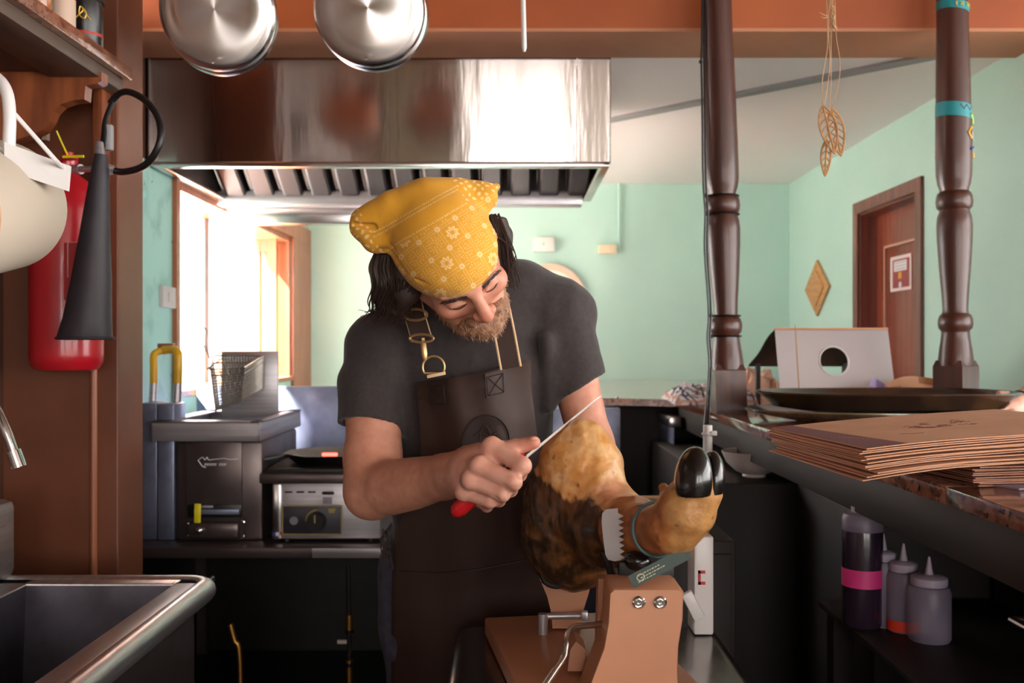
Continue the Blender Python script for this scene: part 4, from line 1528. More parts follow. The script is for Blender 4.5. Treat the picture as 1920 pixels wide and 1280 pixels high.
rx0, ry0 = rx, ry_
A2 = Vector((.662, 1.372, 0))
rx, ry_ = Vector((.985, .17, 0)), Vector((-.17, .985, 0))
for i in range(10):
    rnd = random.Random(i + 77)
    mb, _ = sheet(A2 + rx * rnd.uniform(-.006, .006) + ry_ * rnd.uniform(-.006, .006), .40, .30, BZ + .0004 + i * .0029, .0018, .0, .0, i + 50)
    o = mb.build('folded_paper', 'kraft_dark')
    tag(o, ORD[9 - i] + ' dark brown folded paper from the top of the low pile', 'paper', 'dark brown papers piled under the bags')
rx, ry_ = rx0, ry0
o = MB().obox((.728, 1.372, BZ + .0015), (.07, .05, .003), Matrix.Rotation(.4, 3, 'Z'), .001).build('plastic_wrap', 'bottle_plastic')
tag(o, 'scrap of clear plastic wrap on the counter edge before the papers', 'plastic wrap')

# ------------------------------------------------------------------ checked dish cloths
def cloth(x0, x1, y0, y1, hgt, seed, colf, name, label, nx=90, ny=60):
    xs, ys = np.meshgrid(np.linspace(0, 1, nx), np.linspace(0, 1, ny))
    p = np.stack([xs * 3, ys * 3, np.zeros_like(xs)], -1)
    h = fbm(p, 1.6, 4, seed)
    env = np.clip(np.minimum(np.minimum(xs, 1 - xs), np.minimum(ys, 1 - ys)) * 7, 0, 1) ** .6
    edge = fbm(p, 2.2, 2, seed + 9) - .5
    X = x0 + (x1 - x0) * xs + edge * .05
    Y = y0 + (y1 - y0) * ys + edge * .05
    Zt = BZ + .002 + hgt * env * np.clip(h * 1.7 - .35, 0.05, 1)
    v = np.stack([X, Y, Zt], -1).reshape(-1, 3)
    v2 = v - np.array([0, 0, .0015])
    col = colf(xs * (x1 - x0), ys * (y1 - y0)).reshape(-1, 3)
    q = []
    idx = np.arange(nx * ny).reshape(ny, nx)
    quads = np.stack([idx[:-1, :-1].ravel(), idx[:-1, 1:].ravel(), idx[1:, 1:].ravel(), idx[1:, :-1].ravel()], 1)
    V = np.concatenate([v, v2])
    Q = np.concatenate([quads, quads[:, ::-1] + nx * ny])
    C = np.concatenate([col, col])
    o = np_mesh(name, V, Q, 'cloth_v', None, ((x0 + x1) / 2, (y0 + y1) / 2, BZ), C)
    return tag(o, label, 'cloth')


mat('cloth_v', (255, 255, 255), .85, vcol=True)


def check(x, y):
    c = np.tile(nplin((222, 214, 218)), x.shape + (1,))
    for arr in (x, y):
        t = np.mod(arr, .075)
        for a, w in ((.03, .006), (.046, .004)):
            m = np.abs(t - a) < w / 2
            c[m] = nplin((58, 56, 74))
        m = np.abs(t - .010) < .004
        c[m] = nplin((196, 150, 130))
    return c


cloth(.57, .85, 3.28, 3.75, .075, 3, check, 'checked_dish_cloth', 'crumpled white dish cloth with blue check lines behind the cabled post')
cloth(.88, 1.05, 3.70, 3.95, .13, 8, lambda x, y: np.tile(nplin((216, 172, 150)), x.shape + (1,)), 'peach_cloth', 'bunched peach cloth at the back of the bar beside the post', 50, 50)

# ------------------------------------------------------------------ under the bar: bottles, bowl, crate
bt = thing('sauce_bottle', P(1617, 1180, 1.60), 'tall dark sauce bottle with a bright pink label', 'bottle', 'bottles under the bar')
cc = P(1617, 1180, 1.78)
cc.z = .885
r_ = .0365
MB().lathe([(r_ * .9, 0), (r_, .006), (r_, .172), (r_ * .98, .176)], cc, n=30).build('body', 'sauce_purple', bt)
MB().lathe([(r_, .176), (r_, .198), (r_ * .9, .206), (r_ * .5, .21)], cc, n=30).build('shoulder', 'bottle_plastic', bt)
MB().lathe([(r_ * .55, .206), (r_ * .55, .219), (0, .219)], cc, n=24).build('cap', 'bottle_cap', bt)
MB().lathe([(r_ + .0006, .074), (r_ + .0006, .107)], cc, n=30, cap=False).build('label', 'pink_label', bt)
lab3 = ['squeeze bottle with nozzle cap next to the pink labelled bottle', 'middle squeeze bottle with a red label at its foot', 'squeeze bottle with nozzle cap at the open end of the row']
for k, (px, Z) in enumerate(((1656, 1.78), (1694, 1.745), (1742, 1.69))):
    cc = P(px, 1180, Z)
    cc.z = .885
    r_ = (.028, .029, .0365)[k]
    q = thing('squeeze_bottle', cc, lab3[k], 'bottle', 'bottles under the bar')
    h = (.122, .110, .098)[k]
    MB().lathe([(r_ * .92, 0), (r_, .005), (r_, h - .012), (r_ * .9, h - .003), (r_ * .62, h)], cc, n=28).build('body', 'bottle_plastic', q)
    MB().lathe([(r_ * .80, h - .002), (r_ * .84, h), (r_ * .84, h + .012), (r_ * .7, h + .015), (r_ * .3, h + .017)], cc, n=26).build('cap', 'bottle_cap', q)
    MB().lathe([(.0075, h + .015), (.0055, h + .026), (.0022, h + .047), (.0012, h + .048)], cc, n=14).build('nozzle', 'bottle_cap', q)
    if k == 1:
        MB().lathe([(r_ + .0006, .003), (r_ + .0006, .022)], cc, n=30, cap=False).build('label', 'red_label', q)
    if k == 0:
        MB().obox(cc + Vector((-r_ * .96, -r_ * .3, .034)), (.004, .02, .024), None, .001).build('label', 'red_label', q)
bw = P(1400, 888, 2.62)
o = MB().lathe([(.03, 0), (.032, .004), (.03, .008), (.05, .016), (.075, .04), (.088, .07), (.085, .07), (.07, .04), (.045, .02), (0, .014)], (bw.x + .02, 2.62, 1.046), n=36, cap=False).build('white_bowl', 'bowl_white')
tag(o, 'white ceramic bowl tucked under the counter edge', 'bowl')
cr2 = thing('dark_crate', (.70, 1.45, 0), 'dark crate with a red sticker below the bottle shelf', 'crate')
MB().box((.64, 1.40, .62), (.90, 1.70, .86), .004).build('body', 'black_plastic', cr2)
MB().box((.655, 1.397, .79), (.71, 1.401, .85), .001).build('sticker', 'red_label', cr2)
MB().box((.68, 1.42, 0), (.86, 1.68, .62)).build('stand', 'bar_dark', cr2)
o = MB().tube([(.76, 1.46, .985), (.76, 1.30, .985), (.76, 1.05, .985)], .006, 10).tube([(.76, 1.46, .985), (.985, 1.46, .985)], .006, 10).build('steel_rod', 'chrome')
tag(o, 'bright steel rod end on the bottle shelf at the picture edge', 'rod')

# low dark side table with the cream basket behind the ham
lc = thing('side_cabinet', (.37, 2.1, 0), 'dark low cabinet between the ham and the bar cupboard', 'cabinet')
MB().box((.24, 1.95, .04), (.455, 2.39, 1.006), .004).build('body', 'bar_dark', lc)
MB().box((.25, 1.944, .1), (.445, 1.951, .98), .002).build('door', 'bar_dark', lc)
bkt = thing('bread_basket', (.33, 2.15, 1.007), 'cream oval bread basket on the dark side cabinet', 'basket')
cbk = Vector((.318, 2.08, 1.007))
for k in range(3):
    oval(MB(), [(.86, 0), (.93, .016), (.93 + .02, .017), (.9, .0)], cbk + Vector((0, 0, .017 * k)), .075 + .004 * k, .06 + .003 * k).build('coil', 'basket_cream', bkt)
oval(MB(), [(0, .001), (.9, .001), (.9, .006), (0, .006)], cbk, .075, .06).build('bottom', 'basket_cream', bkt)
n = 48
MB().tube([cbk + Vector((.084 * math.cos(2 * PI * i / n), .067 * math.sin(2 * PI * i / n), .056)) for i in range(n)], .005, 8, closed=True).build('rim', 'basket_cream', bkt)

# white appliance with a red sign on the prep cabinet
wa = thing('white_scale', (.33, 1.64, .905), 'white appliance with a red mark beside the white conduit', 'appliance')
MB().box((.312, 1.645, .906), (.346, 1.708, 1.075), .004).build('body', 'enamel_white', wa)
MB().bar(P(1286, 1110, 1.64), P(1312, 1160, 1.64), .02, .012, up=Vector((0, 1, 0)), bev=.003).build('tray_lip', 'enamel_white', wa)
rm_ = P(1301, 1072, 1.598)
rm_ = Vector((.325, 1.6435, 1.005))
MB().box(rm_ + Vector((-.006, -.0008, -.012)), rm_ + Vector((-.002, .002, .012))).box(rm_ + Vector((-.006, -.0008, .007)), rm_ + Vector((.006, .002, .012))).box(rm_ + Vector((-.006, -.0008, -.012)), rm_ + Vector((.006, .002, -.007))).build('red_mark', 'red_paint', wa, smooth=False)

# ------------------------------------------------------------------ hanging pans
def radial_mat(name, col, rough, axis='Y'):
    m = mat(name, col, rough, metal=1.0, aniso=.95)
    N, L = m.node_tree.nodes, m.node_tree.links
    t = N.new('ShaderNodeTangent')
    t.direction_type = 'RADIAL'
    t.axis = axis
    L.new(t.outputs[0], N['Principled BSDF'].inputs['Tangent'])
    return m


radial_mat('pan_base', (226, 220, 216), .26)
mat('pan_rim', (214, 208, 204), .2, metal=1.0)


def hang_pan(px, py, rp, Z, label, tilt=-.27, depth=.022):
    c = P(px, py, Z)
    R = rp * Z / F
    root = thing('frying_pan', c, label, 'pan', 'steel pans hanging from the rack')
    ax = Vector((0, 1, -tilt)).normalized()
    MB().lathe([(0, 0), (R * .25, .0005), (R * .6, .0018), (R * .86, .0045), (R * .93, .0075), (R * .965, .012)], c, ax, 72, cap=False).build('base', 'pan_base', root, angle=60)
    MB().lathe([(R * .965, .012), (R * .985, .017), (R, depth), (R * .99, depth + .002), (R * .95, depth - .004), (R * .9, .012), (R * .6, .007), (0, .005)], c, ax, 72, cap=False).build('wall', 'pan_rim', root)
    up = Vector((0, tilt, 1)).normalized()
    h0 = c + ax * (depth - .004) + up * (R * .97)
    MB().bar(h0, h0 + up * .17, .022, .006, up=Vector((0, 1, 0)), bev=.002).build('handle', 'pan_rim', root)
    hk = h0 + up * .155
    MB().tube(spline([hk + Vector((0, -.012, -.004)), hk + Vector((0, 0, -.012)), hk + Vector((0, .012, 0)), hk + Vector((0, .004, .05)), Vector((hk.x, hk.y, 2.585))], 5), .0028, 8).build('hook', 'steel_bright', root)
    MB().cyl(c + Vector((-.004, .004, -R * .86)), c + Vector((-.004, -.0, -R * .86)), .004, n=12).build('rivet', 'steel_bright', root)
    return root


hang_pan(402, 20, 110, 2.22, 'steel pan hanging nearest the wall shelf')
hang_pan(409, 30, 109, 2.34, 'second steel pan hanging behind the one nearest the wall shelf')
hang_pan(690, 17, 106, 2.22, 'steel pan hanging above the yellow bandana side of the hood')
hang_pan(698, 26, 105, 2.34, 'second steel pan hanging behind the one above the bandana')
rk = thing('pot_rack', (-.4, 2.3, 2.58), 'steel ceiling rail that carries the hanging pans', 'rail')
for y in (2.28, 2.40):
    MB().cyl((-1.0, y, 2.588), (.15, y, 2.588), .008, n=14).build('bar', 'steel', rk)
for x in (-.95, .1):
    for y in (2.28, 2.40):
        MB().cyl((x, y, 2.588), (x, y, 2.752), .005, n=10).build('rod', 'steel', rk)
wr = MB().tube([P(981, -110, 2.3), P(981, 0, 2.3), P(983, 90, 2.3), P(983, 97, 2.3)], [.004, .0058, .006, .003], 12).build('ladle_handle', 'enamel_white')
tag(wr, 'white utensil handle hanging down in front of the orange beam', 'utensil')

# ------------------------------------------------------------------ wooden leaf ornament
lf = thing('leaf_ornament', P(1556, 330, 2.2), 'three cut-out wooden leaves hanging on twine from above', 'ornament')


def leaf(top, bot, hw, Z, nv, side):
    a, b = P(top[0], top[1], Z), P(bot[0], bot[1], Z)
    d = b - a
    L = d.length
    d.normalize()
    s = Vector((d.z, 0, -d.x))
    w = hw * Z / F
    mb = MB()

    def half(t):
        return w * math.sin(PI * t ** .85) ** .9 if 0 < t < 1 else 0
    out = [a + d * (L * i / 20) + s * half(i / 20) for i in range(21)] + [a + d * (L * i / 20) - s * half(i / 20) for i in range(19, 0, -1)]
    mb.tube(out, .0024, 6, closed=True, up=Vector((0, 1, 0)))
    mb.build('leaf_outline', 'leaf_wood', lf)
    v = MB()
    v.tube([a, b], .0022, 6)
    for i in range(nv):
        t = .12 + .72 * i / (nv - 1)
        for sg in (-1, 1):
            p0 = a + d * (L * t)
            t1 = min(.97, t + .13)
            p1 = a + d * (L * t1) + s * sg * half(t1) * .97
            v.tube([p0, p0.lerp(p1, .5) - d * .002, p1], .0018, 5)
    v.build('leaf_veins', 'leaf_wood', lf)


leaf((1543, 198), (1565, 288), 16, 2.20, 6, 1)
leaf((1560, 204), (1577, 292), 15, 2.215, 6, 1)
leaf((1550, 262), (1547, 330), 9, 2.21, 5, 1)
tw = MB()
tw.tube(spline([P(1543, 200, 2.2), P(1541, 160, 2.2), P(1545, 125, 2.2), P(1551, 90, 2.2), P(1551, 40, 2.2), P(1548, -40, 2.2)], 5), .0011, 5)
tw.tube(spline([P(1545, 200, 2.2), P(1553, 150, 2.2), P(1556, 110, 2.2), P(1553, 60, 2.2), P(1554, 0, 2.2), P(1554, -40, 2.2)], 5), .0011, 5)
tw.tube(spline([P(1561, 206, 2.21), P(1572, 160, 2.21), P(1575, 115, 2.21), P(1568, 70, 2.21), P(1566, 20, 2.21), P(1564, -40, 2.21)], 5), .0011, 5)
tw.tube(spline([P(1550, 262, 2.21), P(1556, 210, 2.205), P(1558, 150, 2.205), P(1558, 60, 2.205), P(1558, -60, 2.2)], 5), .0009, 5)
tw.build('twine', 'twine', lf)
kn = MB()
rnd = random.Random(2)
for k in range(14):
    c = P(1560 + rnd.uniform(-4, 5), rnd.uniform(-10, 32), 2.2)
    kn.tube([c, c + Vector((rnd.uniform(-.006, .006), rnd.uniform(-.006, .006), -.02)), c + Vector((rnd.uniform(-.008, .008), 0, -.035))], .0014, 5)
kn.tube([P(1552, 30, 2.2), P(1543, 27, 2.19), P(1536, 23, 2.19)], .0009, 5)
kn.tube([P(1552, 32, 2.2), P(1544, 34, 2.19), P(1539, 30, 2.19)], .0009, 5)
kn.tube([P(1558, -60, 2.2), Vector((P(1558, 0, 2.2).x, 2.2, 2.752))], .0014, 5)
kn.build('knot', 'twine', lf)

# ------------------------------------------------------------------ things on the far walls
mat('diamond_wood', (196, 146, 92), .5, col2=(176, 124, 72), nscale=9, stretch=(1, 1, 5))
mat('wall_plate', (232, 222, 214), .4)
mat('beige_plastic', (226, 204, 172), .4)
mat('sign_white', (226, 206, 204), .5)
mat('sign_red', (150, 66, 66), .5)
mat('plate_cream', (226, 228, 212), .3, col2=(206, 216, 200), nscale=12, speck=(96, 110, 110), sscale=38, sthr=.66)
mat('plate_rim', (226, 184, 160), .35)
wb = thing('switch_box', P(1019, 470, 5.88), 'white switch box on the far mint wall', 'switch')
MB().box(P(1000, 471, 5.84), P(1039, 446, 5.889), .004).build('box', 'wall_plate', wb)
MB().cyl(P(1019, 457, 5.838), P(1019, 457, 5.845), .006, n=12).build('button', 'grey_paint', wb)
wb = thing('beige_switch', P(1138, 474, 5.88), 'small beige switch box at the end of the thin conduit', 'switch')
MB().box(P(1123, 475, 5.84), P(1155, 460, 5.889), .004).build('box', 'beige_plastic', wb)
MB().tube([P(1155, 465, 5.872), P(1161, 464, 5.872), P(1161, 455, 5.872), P(1161, 343, 5.872)], .008, 8).build('conduit', 'mint', wb)
wp = thing('wall_plate', P(1040, 600, 5.88), 'round cream patterned plate hanging on the far mint wall', 'plate')
c = P(1030, 563, 5.885)
MB().lathe([(0, .012), (.13, .012), (.185, .03), (.185, .022), (.13, .002), (0, .002)], c, (0, -1, 0), 48, cap=False).build('dish', 'plate_cream', wp)
MB().lathe([(.183, .030), (.215, .036), (.222, .034), (.215, .026), (.183, .020)], c, (0, -1, 0), 56, cap=False).build('rim', 'plate_rim', wp)
wd = thing('diamond_ornament', (1.69, 5.2, 1.5), 'diamond shaped pale wooden plaque on the wall beside the door', 'plaque')
yc, zc = 5.32, 1.4 + (650 - 540) * 5.32 / F
MB().prism([(0, -.155), (.21, 0), (0, .155), (-.21, 0)], (1.698, yc, zc), (0, 1, 0), (0, 0, 1), (-1, 0, 0), .012).build('board', 'diamond_wood', wd, smooth=False)
MB().prism([(0, -.10), (.13, 0), (0, .10), (-.13, 0)], (1.686, yc, zc), (0, 1, 0), (0, 0, 1), (-1, 0, 0), .006).build('inlay', 'diamond_wood', wd, smooth=False)
ds = thing('door_sign', (1.76, 4.35, 1.6), 'small red and white notice on the brown door', 'sign')
sx = 1.7665
Y0, Y1 = 4.24, 4.475
Z0, Z1 = 1.655, 1.815
MB().box((sx - .003, Y0, Z0), (sx, Y1, Z1)).build('board', 'sign_white', ds, smooth=False)
MB().box((sx - .0045, Y0 + .02, Z0 + .014), (sx - .002, Y1 - .03, Z1 - .016)).build('red_field', 'sign_red', ds, smooth=False)
MB().box((sx - .006, Y0 + .045, Z1 - .07), (sx - .004, Y1 - .05, Z1 - .024)).build('text_block', 'white_print', ds, smooth=False)
MB().box((sx - .006, 4.34, Z0 + .055), (sx - .004, 4.375, Z0 + .085)).build('orange_mark', 'gold_paint', ds, smooth=False)
MB().cyl((sx - .006, 4.357, Z0 + .027), (sx - .003, 4.357, Z0 + .027), .014, n=16).build('round_mark', 'white_print', ds)
ll = MB()
for k in range(3):
    ll.box((sx - .0066, Y0 + .055, Z1 - .062 + .014 * k), (sx - .0055, Y1 - .06, Z1 - .059 + .014 * k))
ll.build('text_line', 'label_grey', ds, smooth=False)

# ------------------------------------------------------------------ the cook
mat('skin', (206, 146, 120), .5, vcol=True, col2=(236, 214, 206), nscale=60, lo=.3, hi=.8, sss=.10, bump=.05, bscale=220)
mat('shirt_cloth', (56, 48, 47), .9, col2=(46, 39, 38), nscale=120, lo=.3, hi=.7, sheen=.15, bump=.12, bscale=500)
mat('leather', (62, 42, 35), .62, col2=(46, 31, 26), nscale=5, lo=.3, hi=.75, bump=.10, bscale=40, rvar=.08, spec=.28)
mat('leather_dark', (44, 31, 27), .55, spec=.25)
mat('leather_edge', (206, 172, 132), .7)
mat('hair_dark', (42, 28, 22), .62, col2=(66, 44, 33), nscale=16, lo=.45, hi=.8, stretch=(5, 5, 1))
mat('beard_brown', (128, 88, 62), .6, col2=(160, 116, 86), nscale=90)
mat('brow_dark', (58, 38, 30), .7)
mat('denim', (52, 50, 64), .85, col2=(70, 68, 84), nscale=40, lo=.4, hi=.7, bump=.15, bscale=300)
mat('shoe_black', (26, 24, 24), .5)
mat('bandana_cloth', (220, 160, 40), .85, vcol=True, bump=.12, bscale=420, sheen=.1)
mat('antique_brass', (196, 160, 112), .35, metal=.8)

HC = np.array(P(843, 480, 1.60))
_rx = lambda a: np.array([[1, 0, 0], [0, math.cos(a), -math.sin(a)], [0, math.sin(a), math.cos(a)]])
_ry = lambda a: np.array([[math.cos(a), 0, math.sin(a)], [0, 1, 0], [-math.sin(a), 0, math.cos(a)]])
_rz = lambda a: np.array([[math.cos(a), -math.sin(a), 0], [math.sin(a), math.cos(a), 0], [0, 0, 1]])
HR = _ry(math.radians(-23)) @ _rx(math.radians(58)) @ _rz(math.radians(9))


def hp_(x, y, z):
    return HC + HR @ np.array([x, y, z], float)


def head_cranium(s, inf=0.0, k=.02):
    s.ell(hp_(0, .012, .030), np.array([.074, .096, .086]) + inf, HR, k)


# key joints
shL, elL, wrL = P(706, 656, 1.84), P(697, 921, 1.735), P(858, 889, 1.52)
shR, elR, wrR = P(1050, 590, 1.86), P(1108, 832, 1.80), P(1140, 905, 1.66)
nb = P(885, 560, 1.83)

body = SDF((-.33, 1.30, .97), (.30, 1.98, 1.76), .0031)
# torso core (under the shirt) and neck
body.cone(P(885, 700, 1.88), P(880, 900, 1.90), .10, .09, .02)
body.cone(P(760, 640, 1.87), P(1010, 590, 1.88), .05, .05, .03)
body.cone(nb, P(885, 640, 1.87), .060, .08, .03)
body.cone(nb, hp_(0, .035, -.05), .058, .054, .03)
# arms
body.chain([shL, P(703, 760, 1.80), P(699, 860, 1.76), elL], [.056, .053, .050, .044], .02, ki=.02)
body.chain(spline([elL, P(735, 913, 1.685), P(775, 906, 1.632), P(820, 896, 1.572), wrL], 4), list(np.interp(np.linspace(0, 4, 17), [0, 1, 2, 3, 4], [.045, .0475, .0435, .036, .0305])), .03, ki=.004)
body.chain([shR, P(1080, 720, 1.83), elR], [.055, .043, .040], .02)
body.chain([elR, P(1125, 870, 1.73), wrR], [.040, .038, .029], .02, ki=.02)
# head
head_cranium(body)
body.ell(hp_(0, -.028, -.030), (.061, .064, .086), HR, .02)
body.ell(hp_(0, -.060, -.092), (.036, .034, .028), HR, .025)
for sg in (-1, 1):
    body.cone(hp_(sg * .056, .0, -.055), hp_(sg * .026, -.062, -.097), .022, .020, .02)
    body.ell(hp_(sg * .044, -.066, -.030), (.022, .022, .020), HR, .02)
    body.cone(hp_(sg * .010, -.090, .014), hp_(sg * .046, -.076, .016), .010, .008, .012)
for sg in (-1, 1):
    body.ell(hp_(sg * .032, -.100, -.006), (.019, .018, .013), HR, .012, 'sub')
for sg in (-1, 1):
    body.ell(hp_(sg * .032, -.0745, -.006), (.0165, .0150, .0130), HR, .007)
    body.cone(hp_(sg * .020, -.0925, -.007), hp_(sg * .044, -.0875, -.008), .0035, .003, .004)
body.cone(hp_(0, -.094, .010), hp_(0, -.118, -.034), .0085, .0125, .012)
for sg in (-1, 1):
    body.ell(hp_(sg * .0125, -.108, -.038), (.0085, .010, .008), HR, .006)
    body.ell(hp_(sg * .007, -.116, -.0465), (.004, .005, .004), HR, .004, 'sub')
body.cone(hp_(-.020, -.090, -.066), hp_(.020, -.090, -.066), .0065, .0065, .008)
body.cone(hp_(-.017, -.088, -.076), hp_(.017, -.088, -.076), .007, .007, .008)
body.cone(hp_(-.022, -.099, -.071), hp_(.022, -.099, -.071), .002, .002, .003, 'sub')
for sg in (-1, 1):
    Re = HR @ _rz(sg * .35) @ _rx(-.2)
    body.ell(hp_(sg * .080, .016, -.006), (.007, .020, .031), Re, .008)
    body.ell(hp_(sg * .086, .012, -.004), (.005, .011, .018), Re, .004, 'sub')


def fing(pts, rs, k=.006):
    body.chain(pts, rs, k)


# knife hand
mI, mM, mR, mP = P(922, 837, 1.425), P(899, 873, 1.405), P(882, 901, 1.412), P(869, 923, 1.432)
for m_, r0, r1 in ((mI, .022, .0135), (mM, .022, .0135), (mR, .021, .0125), (mP, .020, .0115)):
    body.cone(P(852, 890, 1.525).lerp(m_, .12), m_, r0, r1, .018)
body.ell(P(885, 885, 1.46), (.028, .030, .030), None, .02)
fing([mI, P(980, 873, 1.388), P(974, 889, 1.424), P(946, 882, 1.452)], [.0145, .0126, .0106, .009])
body.ell(P(925, 868, 1.425), (.020, .016, .016), None, .012)
body.cone(P(836, 893, 1.552), P(880, 884, 1.475), .0315, .029, .02)
fing([mM, P(963, 903, 1.378), P(957, 918, 1.418), P(928, 908, 1.455)], [.0138, .0122, .0104, .009])
fing([mR, P(943, 926, 1.388), P(936, 938, 1.424), P(908, 925, 1.462)], [.0122, .0106, .0092, .008])
fing([mP, P(919, 939, 1.408), P(913, 949, 1.438), P(891, 938, 1.470)], [.0112, .0096, .0084, .0075])
for m_ in (mI, mM, mR, mP):
    body.ell(m_ + Vector((0, -.004, .002)), .0105, None, .008)
# grooves between the fingers
for a, b in ((P(950, 868, 1.392), P(974, 893, 1.383)), (P(930, 897, 1.385), P(956, 918, 1.382)), (P(908, 917, 1.392), P(934, 936, 1.394))):
    body.cone(a + Vector((0, -.012, 0)), b + Vector((0, -.012, 0)), .002, .0028, .004, 'sub')
fing([P(880, 858, 1.50), P(928, 847, 1.452), P(966, 839, 1.428), P(1001, 829, 1.413)], [.020, .0150, .0128, .0100], .012)
body.ell(P(905, 862, 1.475), (.024, .02, .018), None, .015)
# other hand, holding the far side of the ham
for k, (dx, dy) in enumerate(((0, 0), (7, 16), (12, 32), (14, 46))):
    fing([P(1146 + dx * .4, 918 + dy * .5, 1.655), P(1158 + dx * .3, 935 + dy, 1.62), P(1152, 945 + dy, 1.585), P(1140, 950 + dy, 1.568)], [.013, .0105, .0095, .0085])
body.cone(wrR, P(1150, 940, 1.648), .026, .022, .015)
fing([P(1138, 915, 1.64), P(1132, 905, 1.60), P(1128, 908, 1.575)], [.014, .011, .009])

cook = thing('person', (-.09, 1.9, 0), 'cook in a yellow bandana and brown leather apron bending over the ham', 'person')
v, q = body.nets(2)
# skin tone: ruddier on knuckles, nose, cheeks and forearm
col = np.tile(nplin((204, 147, 122)), (len(v), 1))
red = nplin((196, 120, 98))


def blush(c, r, amt):
    w_ = np.clip(1 - np.linalg.norm(v - np.array(c), axis=1) / r, 0, 1)[:, None] * amt
    col[:] = col * (1 - w_) + red * w_


pale_ = nplin((222, 172, 154))
wp_ = np.clip(1.4 - np.linalg.norm(v - np.array(P(915, 890, 1.42)), axis=1) / .09, 0, 1)[:, None] * .7
col[:] = col * (1 - wp_) + pale_ * wp_
blush(hp_(0, -.12, -.035), .03, .8)
blush(hp_(.045, -.07, -.03), .04, .6)
blush(hp_(-.045, -.07, -.03), .04, .6)
for m_ in (mI, mM, mR, mP):
    blush(m_, .02, .35)
blush(P(1001, 829, 1.413), .03, .6)
n_ = fbm(v, 26, 3, 4)[:, None]
col = col * (.90 + .2 * n_)
bodyo = np_mesh('body', v, q, 'skin', cook, col=col)

# ------------------------------------------------------------------ T-shirt
sh_ = SDF((-.36, 1.62, .84), (.33, 2.08, 1.62), .004)
sq = ((0, 1, 0), 1.35)
sh_.chain([P(868, 1085, 1.93), P(874, 960, 1.91), P(882, 800, 1.885), P(886, 690, 1.875), P(888, 640, 1.875)], [.150, .142, .158, .160, .135], .03, sq=sq)
sh_.chain([P(715, 652, 1.855), P(800, 612, 1.865), P(885, 585, 1.87), P(970, 565, 1.87), P(1045, 586, 1.87)], [.070, .080, .085, .080, .070], .05)
sh_.cone(P(885, 560, 1.85), P(885, 620, 1.87), .066, .10, .03)
sh_.ell(P(880, 745, 1.845), (.125, .085, .11), None, .05)
lsl = SDF((-.36, 1.62, .84), (.33, 2.08, 1.62), .004)
lsl.chain([P(718, 660, 1.85), P(703, 715, 1.82), P(692, 830, 1.775)], [.072, .067, .0625], .02)
pc = P(690, 797, 1.78)
dv = (P(697, 921, 1.735) - P(706, 656, 1.84)).normalized()
lsl.plane(pc, dv + Vector((-.10, 0, .0)))
lsl.cone(P(700, 780, 1.79), P(692, 850, 1.765), .0525, .0525, .0, 'sub')
rsl = SDF((-.36, 1.62, .84), (.33, 2.08, 1.62), .004)
rsl.chain([P(1046, 592, 1.865), P(1064, 650, 1.85), P(1088, 745, 1.825)], [.072, .061, .0535], .02)
rsl.plane(P(1088, 722, 1.83), Vector((.50, 0, -.86)))
rsl.cone(P(1080, 712, 1.835), P(1096, 780, 1.815), .0440, .0440, .0, 'sub')
for o_ in (lsl, rsl):
    k_ = .02
    a_, d_ = sh_.f, o_.f
    h_ = np.clip(.5 + .5 * (a_ - d_) / k_, 0, 1)
    sh_.f = (a_ * (1 - h_) + d_ * h_ - k_ * h_ * (1 - h_)).astype(np.float32)
# creases at the armpits and across the chest
for a, b in ((P(745, 700, 1.775), P(770, 830, 1.775)), (P(1040, 650, 1.80), P(1045, 780, 1.80)), (P(905, 640, 1.735), P(900, 690, 1.735)), (P(850, 640, 1.74), P(830, 700, 1.745)), (P(690, 690, 1.78), P(740, 740, 1.79))):
    sh_.cone(a, b, .004, .006, .015, 'sub')
for a, b in ((P(725, 690, 1.785), P(750, 800, 1.79)), (P(1025, 640, 1.79), P(1030, 760, 1.80))):
    sh_.cone(a, b, .012, .010, .03)
sh_.noise(.007, 8, 2, 5, (1.0, 1, 1.5))
sh_.noise(.004, 17, 3, 6, (1.3, 1, .8))
v, q = sh_.nets(2)
shirt = np_mesh('t_shirt', v, q, 'shirt_cloth', cook)

# ------------------------------------------------------------------ jeans and shoes
je = SDF((-.34, 1.72, .04), (.18, 2.14, 1.06), .007)
je.cone(P(860, 1080, 1.94), P(860, 1150, 1.95), .165, .16, .03, sq=((0, 1, 0), 1.3))
hipz = P(860, 1180, 1.95).z
for x0, x1 in ((-.165, -.185), (-.035, -.02)):
    je.chain([(x0, 1.95, hipz), (x0 - .005, 1.94, .50), (x1, 1.97, .07)], [.095, .068, .055], .03)
je.noise(.006, 9, 3, 2, (1, 1, .7))
v, q = je.nets(2)
np_mesh('jeans', v, q, 'denim', cook)
for x in (-.185, -.02):
    s_ = SDF((x - .08, 1.70, -.01), (x + .08, 2.06, .14), .006)
    s_.cone((x, 2.0, .055), (x, 1.80, .035), .048, .042, .02)
    s_.cone((x, 1.98, .06), (x, 1.97, .10), .05, .048, .02)
    s_.plane((0, 0, 0.001), (0, 0, -1))
    v, q = s_.nets(2)
    np_mesh('shoe', v, q, 'shoe_black', cook)

# ------------------------------------------------------------------ apron
AY = [684, 722, 780, 840, 900, 960, 1010, 1100, 1280, 1480]
AL = [779, 781, 786, 790, 782, 757, 738, 735, 733, 738]
AR = [996, 996, 1003, 1010, 1026, 1050, 1062, 1064, 1060, 1050]
AZ = [1.712, 1.708, 1.702, 1.706, 1.716, 1.735, 1.755, 1.78, 1.80, 1.80]


